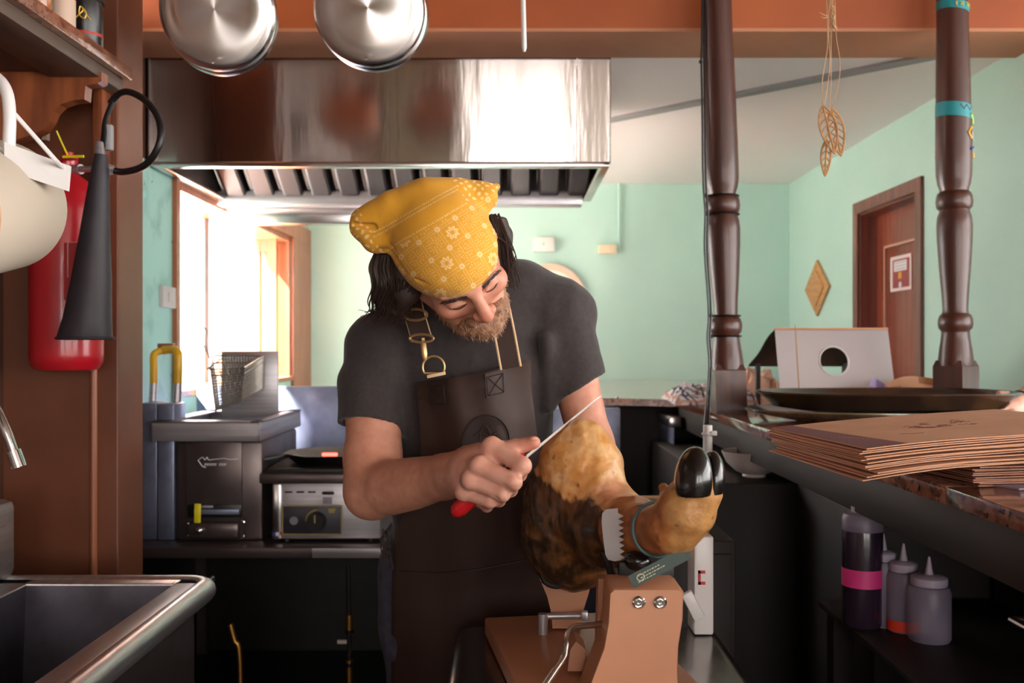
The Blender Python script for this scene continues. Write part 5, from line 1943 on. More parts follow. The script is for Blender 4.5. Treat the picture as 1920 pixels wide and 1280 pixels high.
def apron_pt(u, v):
    """u across 0..1, v down 0..1"""
    xt = 780 + 216 * u
    ytop = 727 - 42 * u + 6 * math.sin(PI * u)
    y = ytop + (1480 - ytop) * v
    l, r = np.interp(y, AY, AL), np.interp(y, AY, AR)
    x = l + (r - l) * u
    z = float(np.interp(y, AY, AZ)) + .050 * (2 * u - 1) ** 2 + (.05 * max(0, v - .35) * (2 * u - 1) ** 2) * 2
    z += .006 * math.sin(9 * u + 4 * v) * (.3 + v) + .004 * math.sin(17 * u - 6 * v)
    # slight roll of the bib towards its free upper edge
    z -= .012 * max(0, 1 - v * 9) * (1 - (2 * u - 1) ** 2) * .5
    return P(x, y, z)


nu, nv_ = 36, 60
rows = [[apron_pt(i / nu, (j / nv_) ** 1.15) for i in range(nu + 1)] for j in range(nv_ + 1)]
back = [[p + Vector((0, .0035, 0)) for p in r] for r in rows]
mb = MB().grid(rows).grid([list(reversed(r)) for r in back])
mb.grid([back[0], rows[0]]).grid([rows[-1], back[-1]]).grid([[r[0] for r in rows], [r[0] for r in back]]).grid([[r[-1] for r in back], [r[-1] for r in rows]])
ap = mb.build('apron', 'leather', cook, angle=60)
fo = Vector((0, -.002, 0))
# folded facing along the upper edge and stitched tabs
rows = [[apron_pt(i / nu, t) + fo * 2 for i in range(nu + 1)] for t in (-.006, .010, .026)]
rows[0] = [p + Vector((0, .008, .006)) for p in rows[0]]
MB().grid(rows).grid([[p + Vector((0, .002, 0)) for p in r] for r in rows]).build('top_facing', 'leather', ap, angle=60)
for u0, u1 in ((.115, .255), (.60, .78)):
    rows = [[apron_pt(u0 + (u1 - u0) * i / 4, t) + fo * 3 for i in range(5)] for t in (-.01, .02, .05)]
    MB().grid(rows).grid([[p + Vector((0, .003, 0)) for p in r] for r in rows]).build('strap_tab', 'leather', ap, angle=60)
    st = MB()
    cs_ = [(u0 + .02, .0), (u1 - .02, .0), (u1 - .02, .045), (u0 + .02, .045)]
    for a, b in ((0, 1), (1, 2), (2, 3), (3, 0), (0, 2), (1, 3)):
        st.tube([apron_pt(cs_[a][0] + (cs_[b][0] - cs_[a][0]) * t, cs_[a][1] + (cs_[b][1] - cs_[a][1]) * t) + fo * 4 for t in (0, .5, 1)], .0007, 4)
    st.build('stitching', 'leather_dark', ap)
em = MB()
ring_ = []
for k in range(40):
    a = 2 * PI * k / 40
    ring_.append(apron_pt(.555 + .205 * math.cos(a), .155 + .066 * math.sin(a)) + fo)
em.tube(ring_, .0014, 6, closed=True)
em.build('emblem_ring', 'leather_dark', ap)
inn = [[apron_pt(.555 + .195 * t * math.cos(2 * PI * k / 40), .155 + .062 * t * math.sin(2 * PI * k / 40)) + fo * .5 for k in range(40)] for t in (.02, .5, 1)]
MB().grid(inn, closed=True).build('emblem_patch', 'leather_dark', ap)
em = MB()
for y0 in (.135, .155, .175):
    em.tube([apron_pt(.555 + t, y0 + .006 * math.sin(30 * t)) + fo * 1.4 for t in np.linspace(-.10, .10, 9)], .0016, 5)
em.tube([apron_pt(.555 + .05 * math.cos(a), .155 + .04 * math.sin(a)) + fo * 1.4 for a in np.linspace(0, 2 * PI, 16)], .0016, 5)
em.build('emblem_relief', 'leather', ap)
sm = MB().tube([apron_pt(t, .455 + .01 * math.sin(5 * t)) + fo for t in np.linspace(.04, .96, 20)], .0018, 5)
sm.build('waist_seam', 'leather_dark', ap)
# plastic bag corner / key bunch hanging at the side of the apron
ky = MB()
rnd = random.Random(3)
for k in range(9):
    a = P(722 + rnd.uniform(-10, 10), 990 + rnd.uniform(0, 30), 1.80)
    ky.tube([a, a + Vector((rnd.uniform(-.012, .012), 0, -.02)), a + Vector((rnd.uniform(-.014, .014), 0, -.05))], .0012, 5)
kb = ky.build('apron_tie', 'leather_dark', ap)


def ribbon(mb, pts, w, nrm, th=.003):
    a, b, c, d = [], [], [], []
    for i, p in enumerate(pts):
        t = (pts[min(i + 1, len(pts) - 1)] - pts[max(i - 1, 0)]).normalized()
        s = t.cross(Vector(nrm)).normalized() * (w / 2)
        n2 = s.cross(t).normalized() * th
        a.append(p - s)
        b.append(p + s)
        c.append(p - s + n2)
        d.append(p + s + n2)
    mb.grid([a, b]).grid([c, d]).grid([a, c]).grid([b, d])
    return a, b


sp = spline([P(880, 478, 1.85), P(906, 502, 1.79), P(928, 548, 1.722), P(943, 610, 1.700), P(958, 690, 1.694)], 5)
mb = MB()
e0, e1 = ribbon(mb, sp, .035, (0, -1, 0))
stp = mb.build('neck_strap', 'leather', ap)
MB().tube([p + Vector((0, -.002, 0)) for p in e0], .0024, 6).build('strap_edge', 'leather_edge', ap)
MB().tube([p + Vector((0, -.002, 0)) for p in e1], .0024, 6).build('strap_edge', 'leather_edge', ap)
sp = spline([P(800, 510, 1.83), P(772, 540, 1.76), P(774, 575, 1.728), P(784, 612, 1.712), P(791, 636, 1.706)], 5)
mb = MB()
e0, e1 = ribbon(mb, sp, .034, (0, -1, 0), .006)
mb.build('buckle_strap', 'leather', ap)
MB().tube([p + Vector((0, -.002, 0)) for p in e0[4:]], .002, 6).build('strap_edge', 'leather_edge', ap)
MB().tube([p + Vector((0, -.002, 0)) for p in e1[4:]], .002, 6).build('strap_edge', 'leather_edge', ap)
for c, w_, h_ in ((P(779, 590, 1.712), .042, .020), (P(791, 634, 1.702), .042, .014)):
    pts = [c + Vector((w_ / 2 * math.cos(a), -.004, h_ / 2 * math.sin(a))) for a in [2 * PI * k / 20 for k in range(20)]]
    MB().tube(pts, .0026, 6, closed=True).build('buckle', 'antique_brass', ap)
MB().lathe([(.003, 0), (.0045, .004), (.006, .012), (.0055, .030), (.004, .034), (.004, .040)], P(797, 676, 1.698), (P(793, 640, 1.700) - P(797, 676, 1.698)), 14).build('swivel_clip', 'antique_brass', ap)
dc = P(813, 688, 1.698)
dr_ = 20.5 * 1.698 / F
pts = [dc + Vector((dr_ * math.cos(a), 0, dr_ * math.sin(a))) for a in [math.radians(-35 + 250 * k / 24) for k in range(25)]]
MB().tube(pts, .0022, 8, closed=True).build('d_ring', 'antique_brass', ap)
MB().bar(P(801, 706, 1.696), P(835, 699, 1.696), .006, .014, up=Vector((0, 1, 0)), bev=.001).build('tan_tab', 'leather_edge', ap)

# ------------------------------------------------------------------ bandana
bd = SDF((-.275, 1.42, 1.44), (-.005, 1.76, 1.70), .0016)
head_cranium(bd, .0115)
bd.ell(hp_(0, -.035, .045), (.072, .062, .055), HR, .02)
bd.plane(hp_(0, -.10, .009), HR @ np.array([0, -.06, -1.0]))
g = bd.f.copy()
cn_ = SDF((-.275, 1.42, 1.44), (-.005, 1.76, 1.70), .0016)
# upper fold running between the two knotted corners
cn_.chain([P(690, 420, 1.565), P(740, 396, 1.555), P(800, 372, 1.555), P(860, 362, 1.57), P(905, 362, 1.585)], [.030, .034, .032, .024, .020], .012, sq=(HR @ np.array([0, .6, .8]), 1.0))
# left corner: two lobes meeting in a point
cn_.ell(P(704, 418, 1.560), (.034, .022, .026), _ry(math.radians(20)), .008)
cn_.ell(P(716, 448, 1.566), (.032, .022, .022), _ry(math.radians(-25)), .008)
cn_.cone(P(690, 414, 1.56), P(670, 405, 1.56), .016, .006, .01)
cn_.cone(P(688, 440, 1.56), P(668, 431, 1.56), .014, .006, .01)
cn_.cone(P(664, 420, 1.545), P(700, 425, 1.537), .003, .005, .006, 'sub')
# right corner
cn_.ell(P(893, 372, 1.575), (.036, .022, .020), _ry(math.radians(-12)), .010)
cn_.cone(P(905, 362, 1.58), P(931, 350, 1.59), .018, .006, .008)
cn_.cone(P(905, 385, 1.585), P(924, 378, 1.59), .016, .008, .008)
cn_.cone(P(868, 362, 1.545), P(905, 395, 1.555), .002, .005, .010, 'sub')
cn_.cone(P(850, 368, 1.535), P(878, 392, 1.54), .002, .004, .012, 'sub')
cn_.cone(P(735, 468, 1.55), P(718, 474, 1.555), .004, .006, .010, 'sub')
a_, d_ = g, cn_.f
h_ = np.clip(.5 + .5 * (a_ - d_) / .016, 0, 1)
bd.f = (a_ * (1 - h_) + d_ * h_ - .016 * h_ * (1 - h_)).astype(np.float32)
# creases radiating from the corners
for a, b in ((P(728, 470, 1.555), P(770, 505, 1.525)), (P(735, 462, 1.545), P(790, 480, 1.505)), (P(905, 402, 1.57), P(880, 440, 1.54)), (P(896, 392, 1.56), P(850, 410, 1.515)), (P(745, 490, 1.55), P(800, 535, 1.505))):
    bd.cone(a, b, .0025, .001, .008, 'sub')
bd.noise(.0016, 30, 2, 9)
v, q = bd.nets(2)
# block-printed pattern laid out on the flat cloth (coordinates in the head's own frame)
L_ = (v - HC) @ HR
uu = L_[:, 0]
vv = L_[:, 1] * .82 + L_[:, 2] * .57            # towards the crown
ang = math.radians(4)
pu = (uu * math.cos(ang) + vv * math.sin(ang)) * 1000
pv = (-uu * math.sin(ang) + vv * math.cos(ang)) * 1000
base = np.tile(nplin((208, 148, 32)), (len(v), 1)) * (.92 + .16 * fbm(v, 40, 3, 2))[:, None]
white = nplin((240, 205, 150))
pale = nplin((236, 190, 90))
w_ = np.zeros(len(v))
S = 34.0
gu, gv = np.mod(pu + 2, S) - S / 2, np.mod(pv - 4, S) - S / 2
cu_, cv_ = np.floor((pu + 2) / S), np.floor((pv - 4) / S)


def ring_at(du, dv, r, t):
    return np.exp(-((np.hypot(du, dv) - r) / t) ** 2)


# small rings on the lattice crossings
hu, hv = np.mod(pu + 2 + S / 2, S) - S / 2, np.mod(pv - 4 + S / 2, S) - S / 2
w_ = np.maximum(w_, ring_at(hu, hv, 3.0, 1.1))
w_ = np.maximum(w_, np.exp(-(np.hypot(hu, hv) / .9) ** 2))
# flower wheels in every other cell
odd = np.mod(cu_ + cv_ * 2, 3) == 0
th = np.arctan2(gv, gu)
rr_ = np.hypot(gu, gv)
fl = np.exp(-((rr_ - 7.5 - 1.6 * np.cos(8 * th)) / 1.3) ** 2)
fl = np.maximum(fl, ring_at(gu, gv, 4.6, .8) * .7)
w_ = np.where(odd, np.maximum(w_, fl), w_)
# dotted diamonds in the other cells
for r_, n_ in ((4.0, 6), (7.5, 10), (11.0, 14)):
    dt = np.exp(-((rr_ - r_) / .8) ** 2) * np.clip(np.cos(n_ * th) * 2 - .6, 0, 1)
    w_ = np.where(odd, w_, np.maximum(w_, dt * .8))
# double lattice lines
for arr in (hu, hv):
    for o_ in (-2.2, 2.2):
        w_ = np.maximum(w_, np.exp(-((arr - o_) / .55) ** 2) * .40)
# border: plain strip with dashed lines towards the knotted corners
edge_ = vv * 1000 + 10 * np.cos(uu * 14)
w_ = np.where(edge_ > 56, 0, w_)
for e_, t_ in ((60, .9), (88, .8), (94, .8)):
    w_ = np.maximum(w_, np.exp(-((edge_ - e_) / t_) ** 2) * (np.cos(uu * 1000 * 1.5) > -.3) * .9)
corner = (uu * 1000 < -92) | ((uu * 1000 > 62) & (vv * 1000 > 50))
swirl = np.clip(np.sin(v[:, 0] * 420 + 5 * fbm(v, 70, 2, 3)) * np.sin(v[:, 2] * 440 + 5 * fbm(v, 70, 2, 8)) * 3 - 1.0, 0, 1)
w_ = np.where(corner, swirl * .8, w_)
col = base * (1 - w_[:, None]) + white * w_[:, None]
np_mesh('bandana', v, q, 'bandana_cloth', cook, col=col)

# ------------------------------------------------------------------ hair, beard, brows
hr = SDF((-.30, 1.45, 1.35), (.06, 1.82, 1.62), .0035)
hr.chain([P(738, 482, 1.61), P(722, 525, 1.62), P(724, 560, 1.64), P(722, 585, 1.66)], [.026, .024, .018, .008], .012)
hr.chain([P(765, 490, 1.60), P(762, 545, 1.61), P(752, 575, 1.64), P(742, 592, 1.665)], [.030, .026, .016, .008], .012)
hr.chain([P(922, 400, 1.65), P(936, 440, 1.67), P(942, 490, 1.69), P(946, 530, 1.71)], [.022, .020, .018, .012], .015)
hr.ell(hp_(0, .06, -.03), (.062, .054, .074), HR, .02)
hr.noise(.007, 38, 3, 6, (1.4, 1.4, .4))
v, q = hr.nets(1)
hair = np_mesh('hair', v, q, 'hair_dark', cook)
st = MB()
rnd = random.Random(11)


def strand(pts, jit, r, n=5):
    o_ = Vector((rnd.uniform(-1, 1), rnd.uniform(-1, 1), rnd.uniform(-.4, .4))) * jit
    ph = rnd.random() * 6
    pp = []
    for i, p in enumerate(pts):
        t = i / (len(pts) - 1)
        pp.append(p + o_ * (.6 + .7 * t) + Vector((math.sin(ph + 5 * t), math.cos(ph + 4 * t), 0)) * .006 * t)
    sp_ = spline(pp, n)
    m = len(sp_)
    st.tube(sp_, [r * (1 - .75 * i / (m - 1)) for i in range(m)], 4)


for k in range(210):
    a = rnd.random() * 1.22
    b_ = rnd.uniform(-1, 1)
    strand([P(706 + 66 * a, 474, 1.59), P(700 + 6 * b_ + 68 * a, 505, 1.578 + .02 * a), P(706 + 66 * a, 535, 1.585), P(698 - 5 * b_ + 62 * a, 562, 1.61), P(702 + 50 * a, 582, 1.635), P(686 + 54 * a, 600 + rnd.uniform(-22, 12), 1.655)], .010, .0019)
for k in range(60):
    strand([P(924, 405, 1.64), P(938, 445, 1.65), P(946, 490, 1.67), P(949, 535, 1.69)], .016, .0020)
for px in ((955, 962), (966, 958)):
    strand([P(925, 440, 1.63), P(945, 452, 1.64), P(px[0] + 4, 478, 1.65), P(px[1] - 2, 505, 1.67), P(948, 520, 1.68)], .002, .0018)
st.build('hair_strands', 'hair_dark', cook)['kind'] = 'stuff'

be = SDF((-.16, 1.42, 1.36), (.02, 1.72, 1.54), .0022)
be.ell(hp_(0, -.064, -.100), (.044, .040, .032), HR, .012)
be.ell(hp_(0, -.080, -.112), (.030, .026, .024), HR, .012)
for sg in (-1, 1):
    be.chain([hp_(sg * .058, -.012, -.055), hp_(sg * .052, -.036, -.078), hp_(sg * .032, -.070, -.100)], [.008, .013, .018], .012)
    be.chain([hp_(0, -.104, -.056), hp_(sg * .020, -.098, -.060), hp_(sg * .034, -.080, -.080)], [.007, .0085, .010], .008)
be.cone(hp_(-.018, -.108, -.071), hp_(.018, -.108, -.071), .005, .005, .004, 'sub')
be.noise(.0035, 90, 3, 3)
v, q = be.nets(1)
beard = np_mesh('beard', v, q, 'beard_brown', cook)
st = MB()
rnd = random.Random(5)
idx = rnd.sample(range(len(v)), min(1500, len(v)))
cen = hp_(0, -.03, -.06)
dn = HR @ np.array([0, -.25, -1.0])
for i in idx:
    p = Vector(v[i])
    d = Vector((v[i] - cen))
    d.normalize()
    d = (d * .6 + Vector(dn) * .8 + Vector((rnd.uniform(-.4, .4), rnd.uniform(-.4, .4), rnd.uniform(-.4, .4)))).normalized()
    st.tube([p - d * .002, p + d * rnd.uniform(.004, .010)], [.0007, .0002], 3)
st.build('beard_strands', 'beard_brown', cook, weld=False)['kind'] = 'stuff'
for sg in (-1, 1):
    eb = MB()
    for k in range(60):
        t = rnd.random()
        b0 = Vector(hp_(sg * (.012 + .040 * t), -.100 + .016 * t * t, .011 + .006 * math.sin(PI * t) + rnd.uniform(-.004, .004)))
        d = Vector(HR @ np.array([sg * 1.0, .15, .35 - .6 * t])).normalized()
        eb.tube([b0, b0 + d * .008], [.0009, .0003], 3)
    eb.build('eyebrow', 'brow_dark', cook, weld=False)['kind'] = 'stuff'
    MB().tube(spline([Vector(hp_(sg * .019, -.0925, -.0125)), Vector(hp_(sg * .027, -.0925, -.0150)), Vector(hp_(sg * .036, -.0905, -.0150)), Vector(hp_(sg * .046, -.0840, -.0130))], 4), .0012, 5).build('eyelashes', 'brow_dark', cook)
# thumbnail
MB().sphere(P(1001, 822, 1.406), (.006, .0035, .003), 12).build('thumbnail', 'skin_pale', cook)

# ------------------------------------------------------------------ ham, stand, knife
mat('ham_skin', (190, 130, 60), .40, vcol=True, col2=(232, 214, 196), nscale=70, lo=.35, hi=.75, bump=.35, bscale=110, coat=.10)
mat('hoof_black', (20, 17, 16), .22, coat=.4, bump=.05, bscale=120, bstretch=(1, 1, .2))
mat('stand_wood', (190, 134, 100), .45, col2=(178, 122, 90), nscale=5, stretch=(1, .4, 1), bump=.03, bscale=60)
mat('stand_edge', (205, 170, 150), .5)
mat('jaw_steel', (222, 220, 220), .34, metal=.6)
mat('prep_steel', (150, 142, 138), .22, metal=1.0, rvar=.05)
mat('tag_green', (26, 50, 42), .55)
mat('tag_print', (206, 200, 172), .6)
mat('string_teal', (62, 92, 96), .6)
mat('knife_red', (206, 32, 36), .35)
mat('blade', (235, 233, 230), .35, metal=.4)

hm = SDF((-.03, 1.12, .96), (.40, 1.78, 1.33), .0028)
hm.chain([P(1080, 1010, 1.57), P(1068, 935, 1.56), P(1078, 865, 1.535), P(1093, 822, 1.515)], [.080, .074, .056, .030], .02)
hm.ell(P(1072, 990, 1.60), (.082, .10, .088), None, .03)
hm.cone(P(1085, 960, 1.54), P(1140, 985, 1.46), .070, .060, .03)
hm.chain([P(1140, 985, 1.46), P(1183, 988, 1.39), P(1212, 990, 1.335), P(1232, 992, 1.295)], [.058, .047, .036, .030], .02)
hm.ell(P(1105, 880, 1.50), (.050, .05, .055), None, .04)
hm.chain([P(1234, 992, 1.295), P(1262, 986, 1.262), P(1286, 960, 1.245), P(1309, 916, 1.235)], [.030, .036, .037, .0325], .012)
hm.cone(P(1255, 930, 1.27), P(1245, 915, 1.28), .012, .007, .01)
hm.cone(P(1325, 915, 1.195), P(1324, 968, 1.20), .003, .002, .006, 'sub')
# trimmed facets on the carved top
hm.cone(P(1120, 800, 1.44), P(1175, 905, 1.40), .012, .014, .02, 'sub')
hm.noise(.0035, 30, 4, 21)
hm.noise(.002, 75, 2, 5)
v, q = hm.nets(1)
z1 = lambda py, Z: P(0, py, Z).z
px_ = CX + v[:, 0] / 1.47 * F                     # place along the ham's width
py_ = CY - (v[:, 2] - H) / 1.47 * F
n1 = fbm(v, 40, 4, 3)
n2 = fbm(v, 110, 3, 7)
n3 = .55 * fbm(v * np.array([1, 1, .5]), 55, 4, 11) + .45 * fbm(v * np.array([1, .6, .35]), 170, 3, 13)
yel = nplin((226, 184, 130))
yel2 = nplin((208, 148, 80))
pink = nplin((216, 148, 124))
dark = nplin((52, 38, 24))
mid = nplin((98, 66, 40))
oran = nplin((172, 108, 60))
tan = nplin((184, 136, 82))
t = np.clip((n1 - .35) * 3, 0, 1)[:, None]
top = yel * t + yel2 * (1 - t)
edge = np.interp(px_, [960, 990, 1030, 1060, 1100, 1150, 1170, 1300], [880, 892, 905, 925, 918, 955, 960, 960]) + (n3 - .5) * 40
low = np.clip((py_ - edge) / 7, 0, 1)[:, None]
tm = np.clip((n3 - .46) * 8, 0, 1)[:, None]
rind = mid * tm + dark * (1 - tm)
gold = nplin((140, 92, 50))
tg = np.clip((fbm(v, 28, 3, 17) - .50) * 5, 0, 1)[:, None] * np.clip((py_ - 985) / 40, 0, 1)[:, None]
rind = rind * (1 - tg) + gold * tg
col = top * (1 - low) + rind * low
tp = np.clip(1 - np.hypot((px_ - 1143) / 38, (py_ - 915) / 24), 0, 1)[:, None] ** .5
col = col * (1 - .85 * tp * (1 - low)) + pink * .85 * tp * (1 - low)
# shank and foot: orange brown skin
dist = (v[:, 1] - 1.385) * .84 + (.140 - v[:, 0]) * .55 + (n1 - .5) * .02
sk_ = np.clip(-dist / .008 + .5, 0, 1)[:, None]
ts = np.clip((n1 - .3) * 2.4, 0, 1)[:, None]
shank = oran * (1 - ts * .5) + nplin((150, 84, 40)) * ts * .5
ft = np.clip((v[:, 0] - .192) / .012, 0, 1)[:, None]
shank = shank * (1 - ft) + tan * (.86 + .28 * n1[:, None]) * ft
speck = np.clip((n2 - .66) * 9, 0, 1)[:, None]
shank = shank * (1 - speck * .7) + dark * speck * .7
col = col * (1 - sk_) + shank * sk_
sp2 = np.clip((n2 - .74) * 9, 0, 1)[:, None] * (1 - sk_)
col = col * (1 - sp2 * .8) + dark * sp2 * .8
ham = thing('cured_ham', P(1080, 1090, 1.57), 'whole cured ham with black hoof clamped in the wooden stand', 'ham')
np_mesh('meat', v, q, 'ham_skin', ham, col=col)
for c, r, px0, sgn in ((P(1301, 900, 1.222), (.0245, .034, .043), 1325, 1), (P(1333, 900, 1.234), (.0175, .030, .038), 1328, -1)):
    s_ = SDF(np.array(c) - .055, np.array(c) + .055, .0020)
    s_.ell(c, r, _ry(math.radians(4)), .0)
    s_.plane(P(px0, 900, 1.225), (sgn, .12 * sgn, -.03 * sgn))
    s_.plane(P(1310, 926, 1.225), (.05, 0, -1))
    s_.f += np.float32(.0) 
    vv_, qq_ = s_.nets(4)
    np_mesh('hoof', vv_, qq_, 'hoof_black', ham)
s_ = SDF(np.array(P(1198, 1052, 1.33)) - .04, np.array(P(1198, 1052, 1.33)) + .04, .0022)
s_.ell(P(1196, 1052, 1.315), (.020, .016, .014), _ry(.3), .0)
vv_, qq_ = s_.nets(1)
np_mesh('dewclaw', vv_, qq_, 'hoof_black', ham)
# teal string ring round the ankle with the green tag
st_ = thing('hanging_tag', P(1240, 1030, 1.25), 'green paper tag on a teal string round the ham ankle', 'tag')
ac = P(1232, 992, 1.293)
axn = (P(1262, 990, 1.262) - P(1212, 990, 1.335)).normalized()
xx, yy, _ = frame_from(axn)
MB().tube([ac + (xx * math.cos(a) + yy * math.sin(a)) * .0362 for a in [2 * PI * k / 36 for k in range(36)]], .0022, 6, closed=True).build('string', 'string_teal', st_)
a, b = P(1183, 1091, 1.235), P(1292, 1034, 1.245)
dd = (b - a).normalized()
nrm = Vector((0, -1, .15)).normalized()
w2 = dd.cross(nrm).normalized()
mb = MB()
mb.prism([(-.0085, 0), (.0085, 0), (.0085, (b - a).length), (-.0085, (b - a).length)], a, w2, dd, nrm, .0008)
mb.build('tag', 'tag_green', st_, smooth=False)
for off, x0_, x1_ in ((-.003, .12, .50), (.001, .16, .54), (.0045, .10, .36)):
    pm = MB()
    k = x0_
    rnd = random.Random(int(off * 9000))
    while k < x1_:
        w_ = rnd.uniform(.02, .05)
        pm.tube([a + dd * ((b - a).length * k) + w2 * off + nrm * .0012, a + dd * ((b - a).length * (k + w_)) + w2 * off + nrm * .0012], .0007, 4)
        k += w_ + .014
    pm.build('tag_print', 'tag_print', st_)
pm = MB().tube([a + dd * .014 + w2 * (.0 + .004 * math.cos(t)) + dd * .005 * math.sin(t) + nrm * .0012 for t in np.linspace(0, 6, 14)], .0006, 4)
pm.build('tag_logo', 'tag_print', st_)

# ------------------------------------------------------------------ stand
BZ2 = .937
std = thing('ham_stand', (.10, 1.4, BZ2 - .03), 'light wooden ham stand with toothed steel jaw and crank rod', 'ham stand')
d1, d2 = Vector((.16, -.987, 0)), Vector((.987, .16, 0))
c0 = Vector((-.047, 1.645, BZ2 - .03))
mb = MB()
M_ = Matrix(((d2.x, -d1.x, 0), (d2.y, -d1.y, 0), (0, 0, 1)))
mb.obox(c0 + d1 * .29 + d2 * .125 + Vector((0, 0, .015)), (.25, .58, .03), M_, .004)
mb.build('board', 'stand_wood', std)
bpz = 1.25
poly = [(1142, 1108), (1150, 1101), (1272, 1101), (1281, 1108), (1280, 1160), (1272, 1210), (1270, 1260), (1274, 1317), (1092, 1317), (1112, 1262), (1130, 1215), (1139, 1165)]
mb = MB()
pts = [P(x, y, bpz) for x, y in poly]
for p in pts:
    p.z = max(p.z, BZ2)
n = len(pts)
tk = Vector((0, .072, 0))
cen = sum(pts, Vector()) / n
ins = [p.lerp(cen, .035) + Vector((0, -.005, 0)) for p in pts]
for p in ins:
    p.z = max(p.z, BZ2)
mb.add(ins, [tuple(range(n))]).grid([ins, pts], closed=True).grid([pts, [p + tk for p in pts]], closed=True).add([p + tk for p in pts], [tuple(range(n - 1, -1, -1))])
mb.build('upright', 'stand_wood', std, angle=50)
for x in (1198, 1238):
    c = P(x, 1129, bpz - .006)
    bo = MB().lathe([(.0085, 0), (.0085, .003), (.0068, .0045), (.0062, .0045), (.006, .0012), (0, .0012)], c + Vector((0, .002, 0)), (0, -1, 0), 24, cap=False).build('bolt', 'chrome', std)
    MB().lathe([(.0045, .001), (.0045, .0035), (.0022, .0035), (.0022, .001)], c + Vector((0, .002, 0)), (0, -1, 0), 6, cap=False).build('socket', 'chrome', bo)
# toothed jaw
Zj = 1.330
teeth = []
for k in range(8):
    y = 962 + k * 11
    teeth += [(1158 + (k * .5), y), (1169 + (k * .3), y + 5.5)]
pl = [(1136, 955), (1158, 953)] + teeth + [(1163, 1050), (1152, 1052), (1140, 1049), (1135, 1040), (1131, 1010), (1128, 980), (1129, 962)]
mb = MB()
front = []
for x, y in pl:
    t = (x - 1128) / 40
    front.append(P(x, y, Zj - .012 * t + .0001 * (y - 1002)))
nF = len(front)
rear = [p + Vector((.0008, .003, 0)) for p in front]
ctr_i = [P(1146, 960 + 11 * k, Zj - .01 + .012 * abs((960 + 11 * k - 1002) / 50) ** 2) for k in range(9)]
mb.add(front, [tuple(range(nF))]).add(rear, [tuple(range(nF - 1, -1, -1))]).grid([front, rear], closed=True)
jw = mb.build('jaw', 'jaw_steel', std, smooth=False)
MB().tube(spline([P(1132, 1035, 1.352), P(1142, 1060, 1.345), P(1150, 1090, 1.33), P(1152, 1110, 1.31)], 4), .006, 8).build('jaw_arm', 'dark_metal', std)
MB().tube(spline([P(1135, 960, 1.36), P(1128, 950, 1.40), P(1140, 935, 1.44)], 4), .003, 8).build('jaw_hook', 'steel_bright', std)
MB().box(P(1160, 1100, 1.318), P(1262, 1050, 1.33), .002).build('jaw_plate', 'dark_metal', std)
# crank rod, peg and cross bar
MB().tube(spline([P(1142, 1168, 1.30), P(1105, 1172, 1.29), P(1080, 1175, 1.28), P(1068, 1183, 1.27), P(1062, 1205, 1.25), P(1058, 1230, 1.24), P(1042, 1255, 1.22), P(1012, 1300, 1.19)], 6), .0044, 12).build('crank_rod', 'steel_bright', std)
MB().cyl(P(1018, 1150, 1.55), P(1018, 1192, 1.55), .0078, n=18).build('peg', 'steel', std)
MB().cyl(P(1025, 1155, 1.56), P(1092, 1154, 1.56), .0055, n=14).build('cross_bar', 'steel', std)
MB().obox(P(1096, 1154, 1.555), (.012, .012, .016), None, .003).build('wing_nut', 'steel', std)
pw = [(1012, 1085), (1110, 1085), (1104, 1112), (1092, 1150), (1090, 1178), (1036, 1178), (1034, 1150), (1026, 1118)]
pts = [P(x, y, 1.57) for x, y in pw]
for p in pts:
    p.z = max(p.z, BZ2)
mb = MB()
tk = Vector((0, .05, 0))
mb.add(pts, [tuple(range(8))]).grid([pts, [p + tk for p in pts]], closed=True).add([p + tk for p in pts], [tuple(range(7, -1, -1))])
mb.build('support_block', 'stand_wood', std, smooth=False)
for x in (1022, 1060, 1085):
    MB().lathe([(.006, 0), (.0045, .012), (.0005, .03)], P(x, 1092, 1.565), (0, 0, 1), 10).build('spike', 'dark_metal', std)
mb = MB()
mb.tube(spline([P(1014, 1068, 1.545), P(1024, 1090, 1.54), P(1045, 1097, 1.54), P(1062, 1090, 1.54)], 4), .006, 8)
mb.build('rest_fork', 'dark_metal', std)
mb = MB()
mb.prism([(0, 0), (.028, 0), (.026, .03), (.012, .042), (.004, .03)], P(1064, 1258, 1.35) * 1.0, (1, 0, 0), (0, 0, 1), (0, 1, 0), .05)
o_ = mb.build('hinge_block', 'stand_wood', std, smooth=False)
mb = MB()
pts = [P(1118, 1240, 1.42), P(1136, 1240, 1.42), P(1138, 1085, 1.42), P(1122, 1085, 1.42)]
for p in pts:
    p.z = max(p.z, BZ2)
mb.add(pts, [(0, 1, 2, 3)]).grid([pts, [p + Vector((0, .03, 0)) for p in pts]], closed=True).add([p + Vector((0, .03, 0)) for p in pts], [(3, 2, 1, 0)])
mb.build('rear_post', 'stand_wood', std, smooth=False)

# ------------------------------------------------------------------ knife in the hand
kf = thing('ham_knife', P(982, 860, 1.41), 'long thin ham knife with a red handle in the cook hand', 'knife')
h0, h1 = P(985, 858, 1.412), P(850, 962, 1.475)
hd_ = (h1 - h0)
pts = [h0.lerp(h1, t) for t in (0, .05, .15, .4, .7, .88, .96, 1.0)]
MB().tube(pts, [.0075, .0105, .0105, .0105, .0115, .0130, .011, .006], 16).build('handle', 'knife_red', kf)
tip = P(1126, 742, 1.60)
bd_ = (tip - h0)
bw = Vector((.35, .75, .6))
bw = (bw - bd_.normalized() * bw.dot(bd_.normalized())).normalized()
view = (h0.lerp(tip, .5) - Vector((0, 0, H))).normalized()
bw = (view * .93 + bd_.normalized().cross(view) * -.36)
bw = (bw - bd_.normalized() * bw.dot(bd_.normalized())).normalized()
tn = bd_.normalized().cross(bw).normalized() * .0012
rows = []
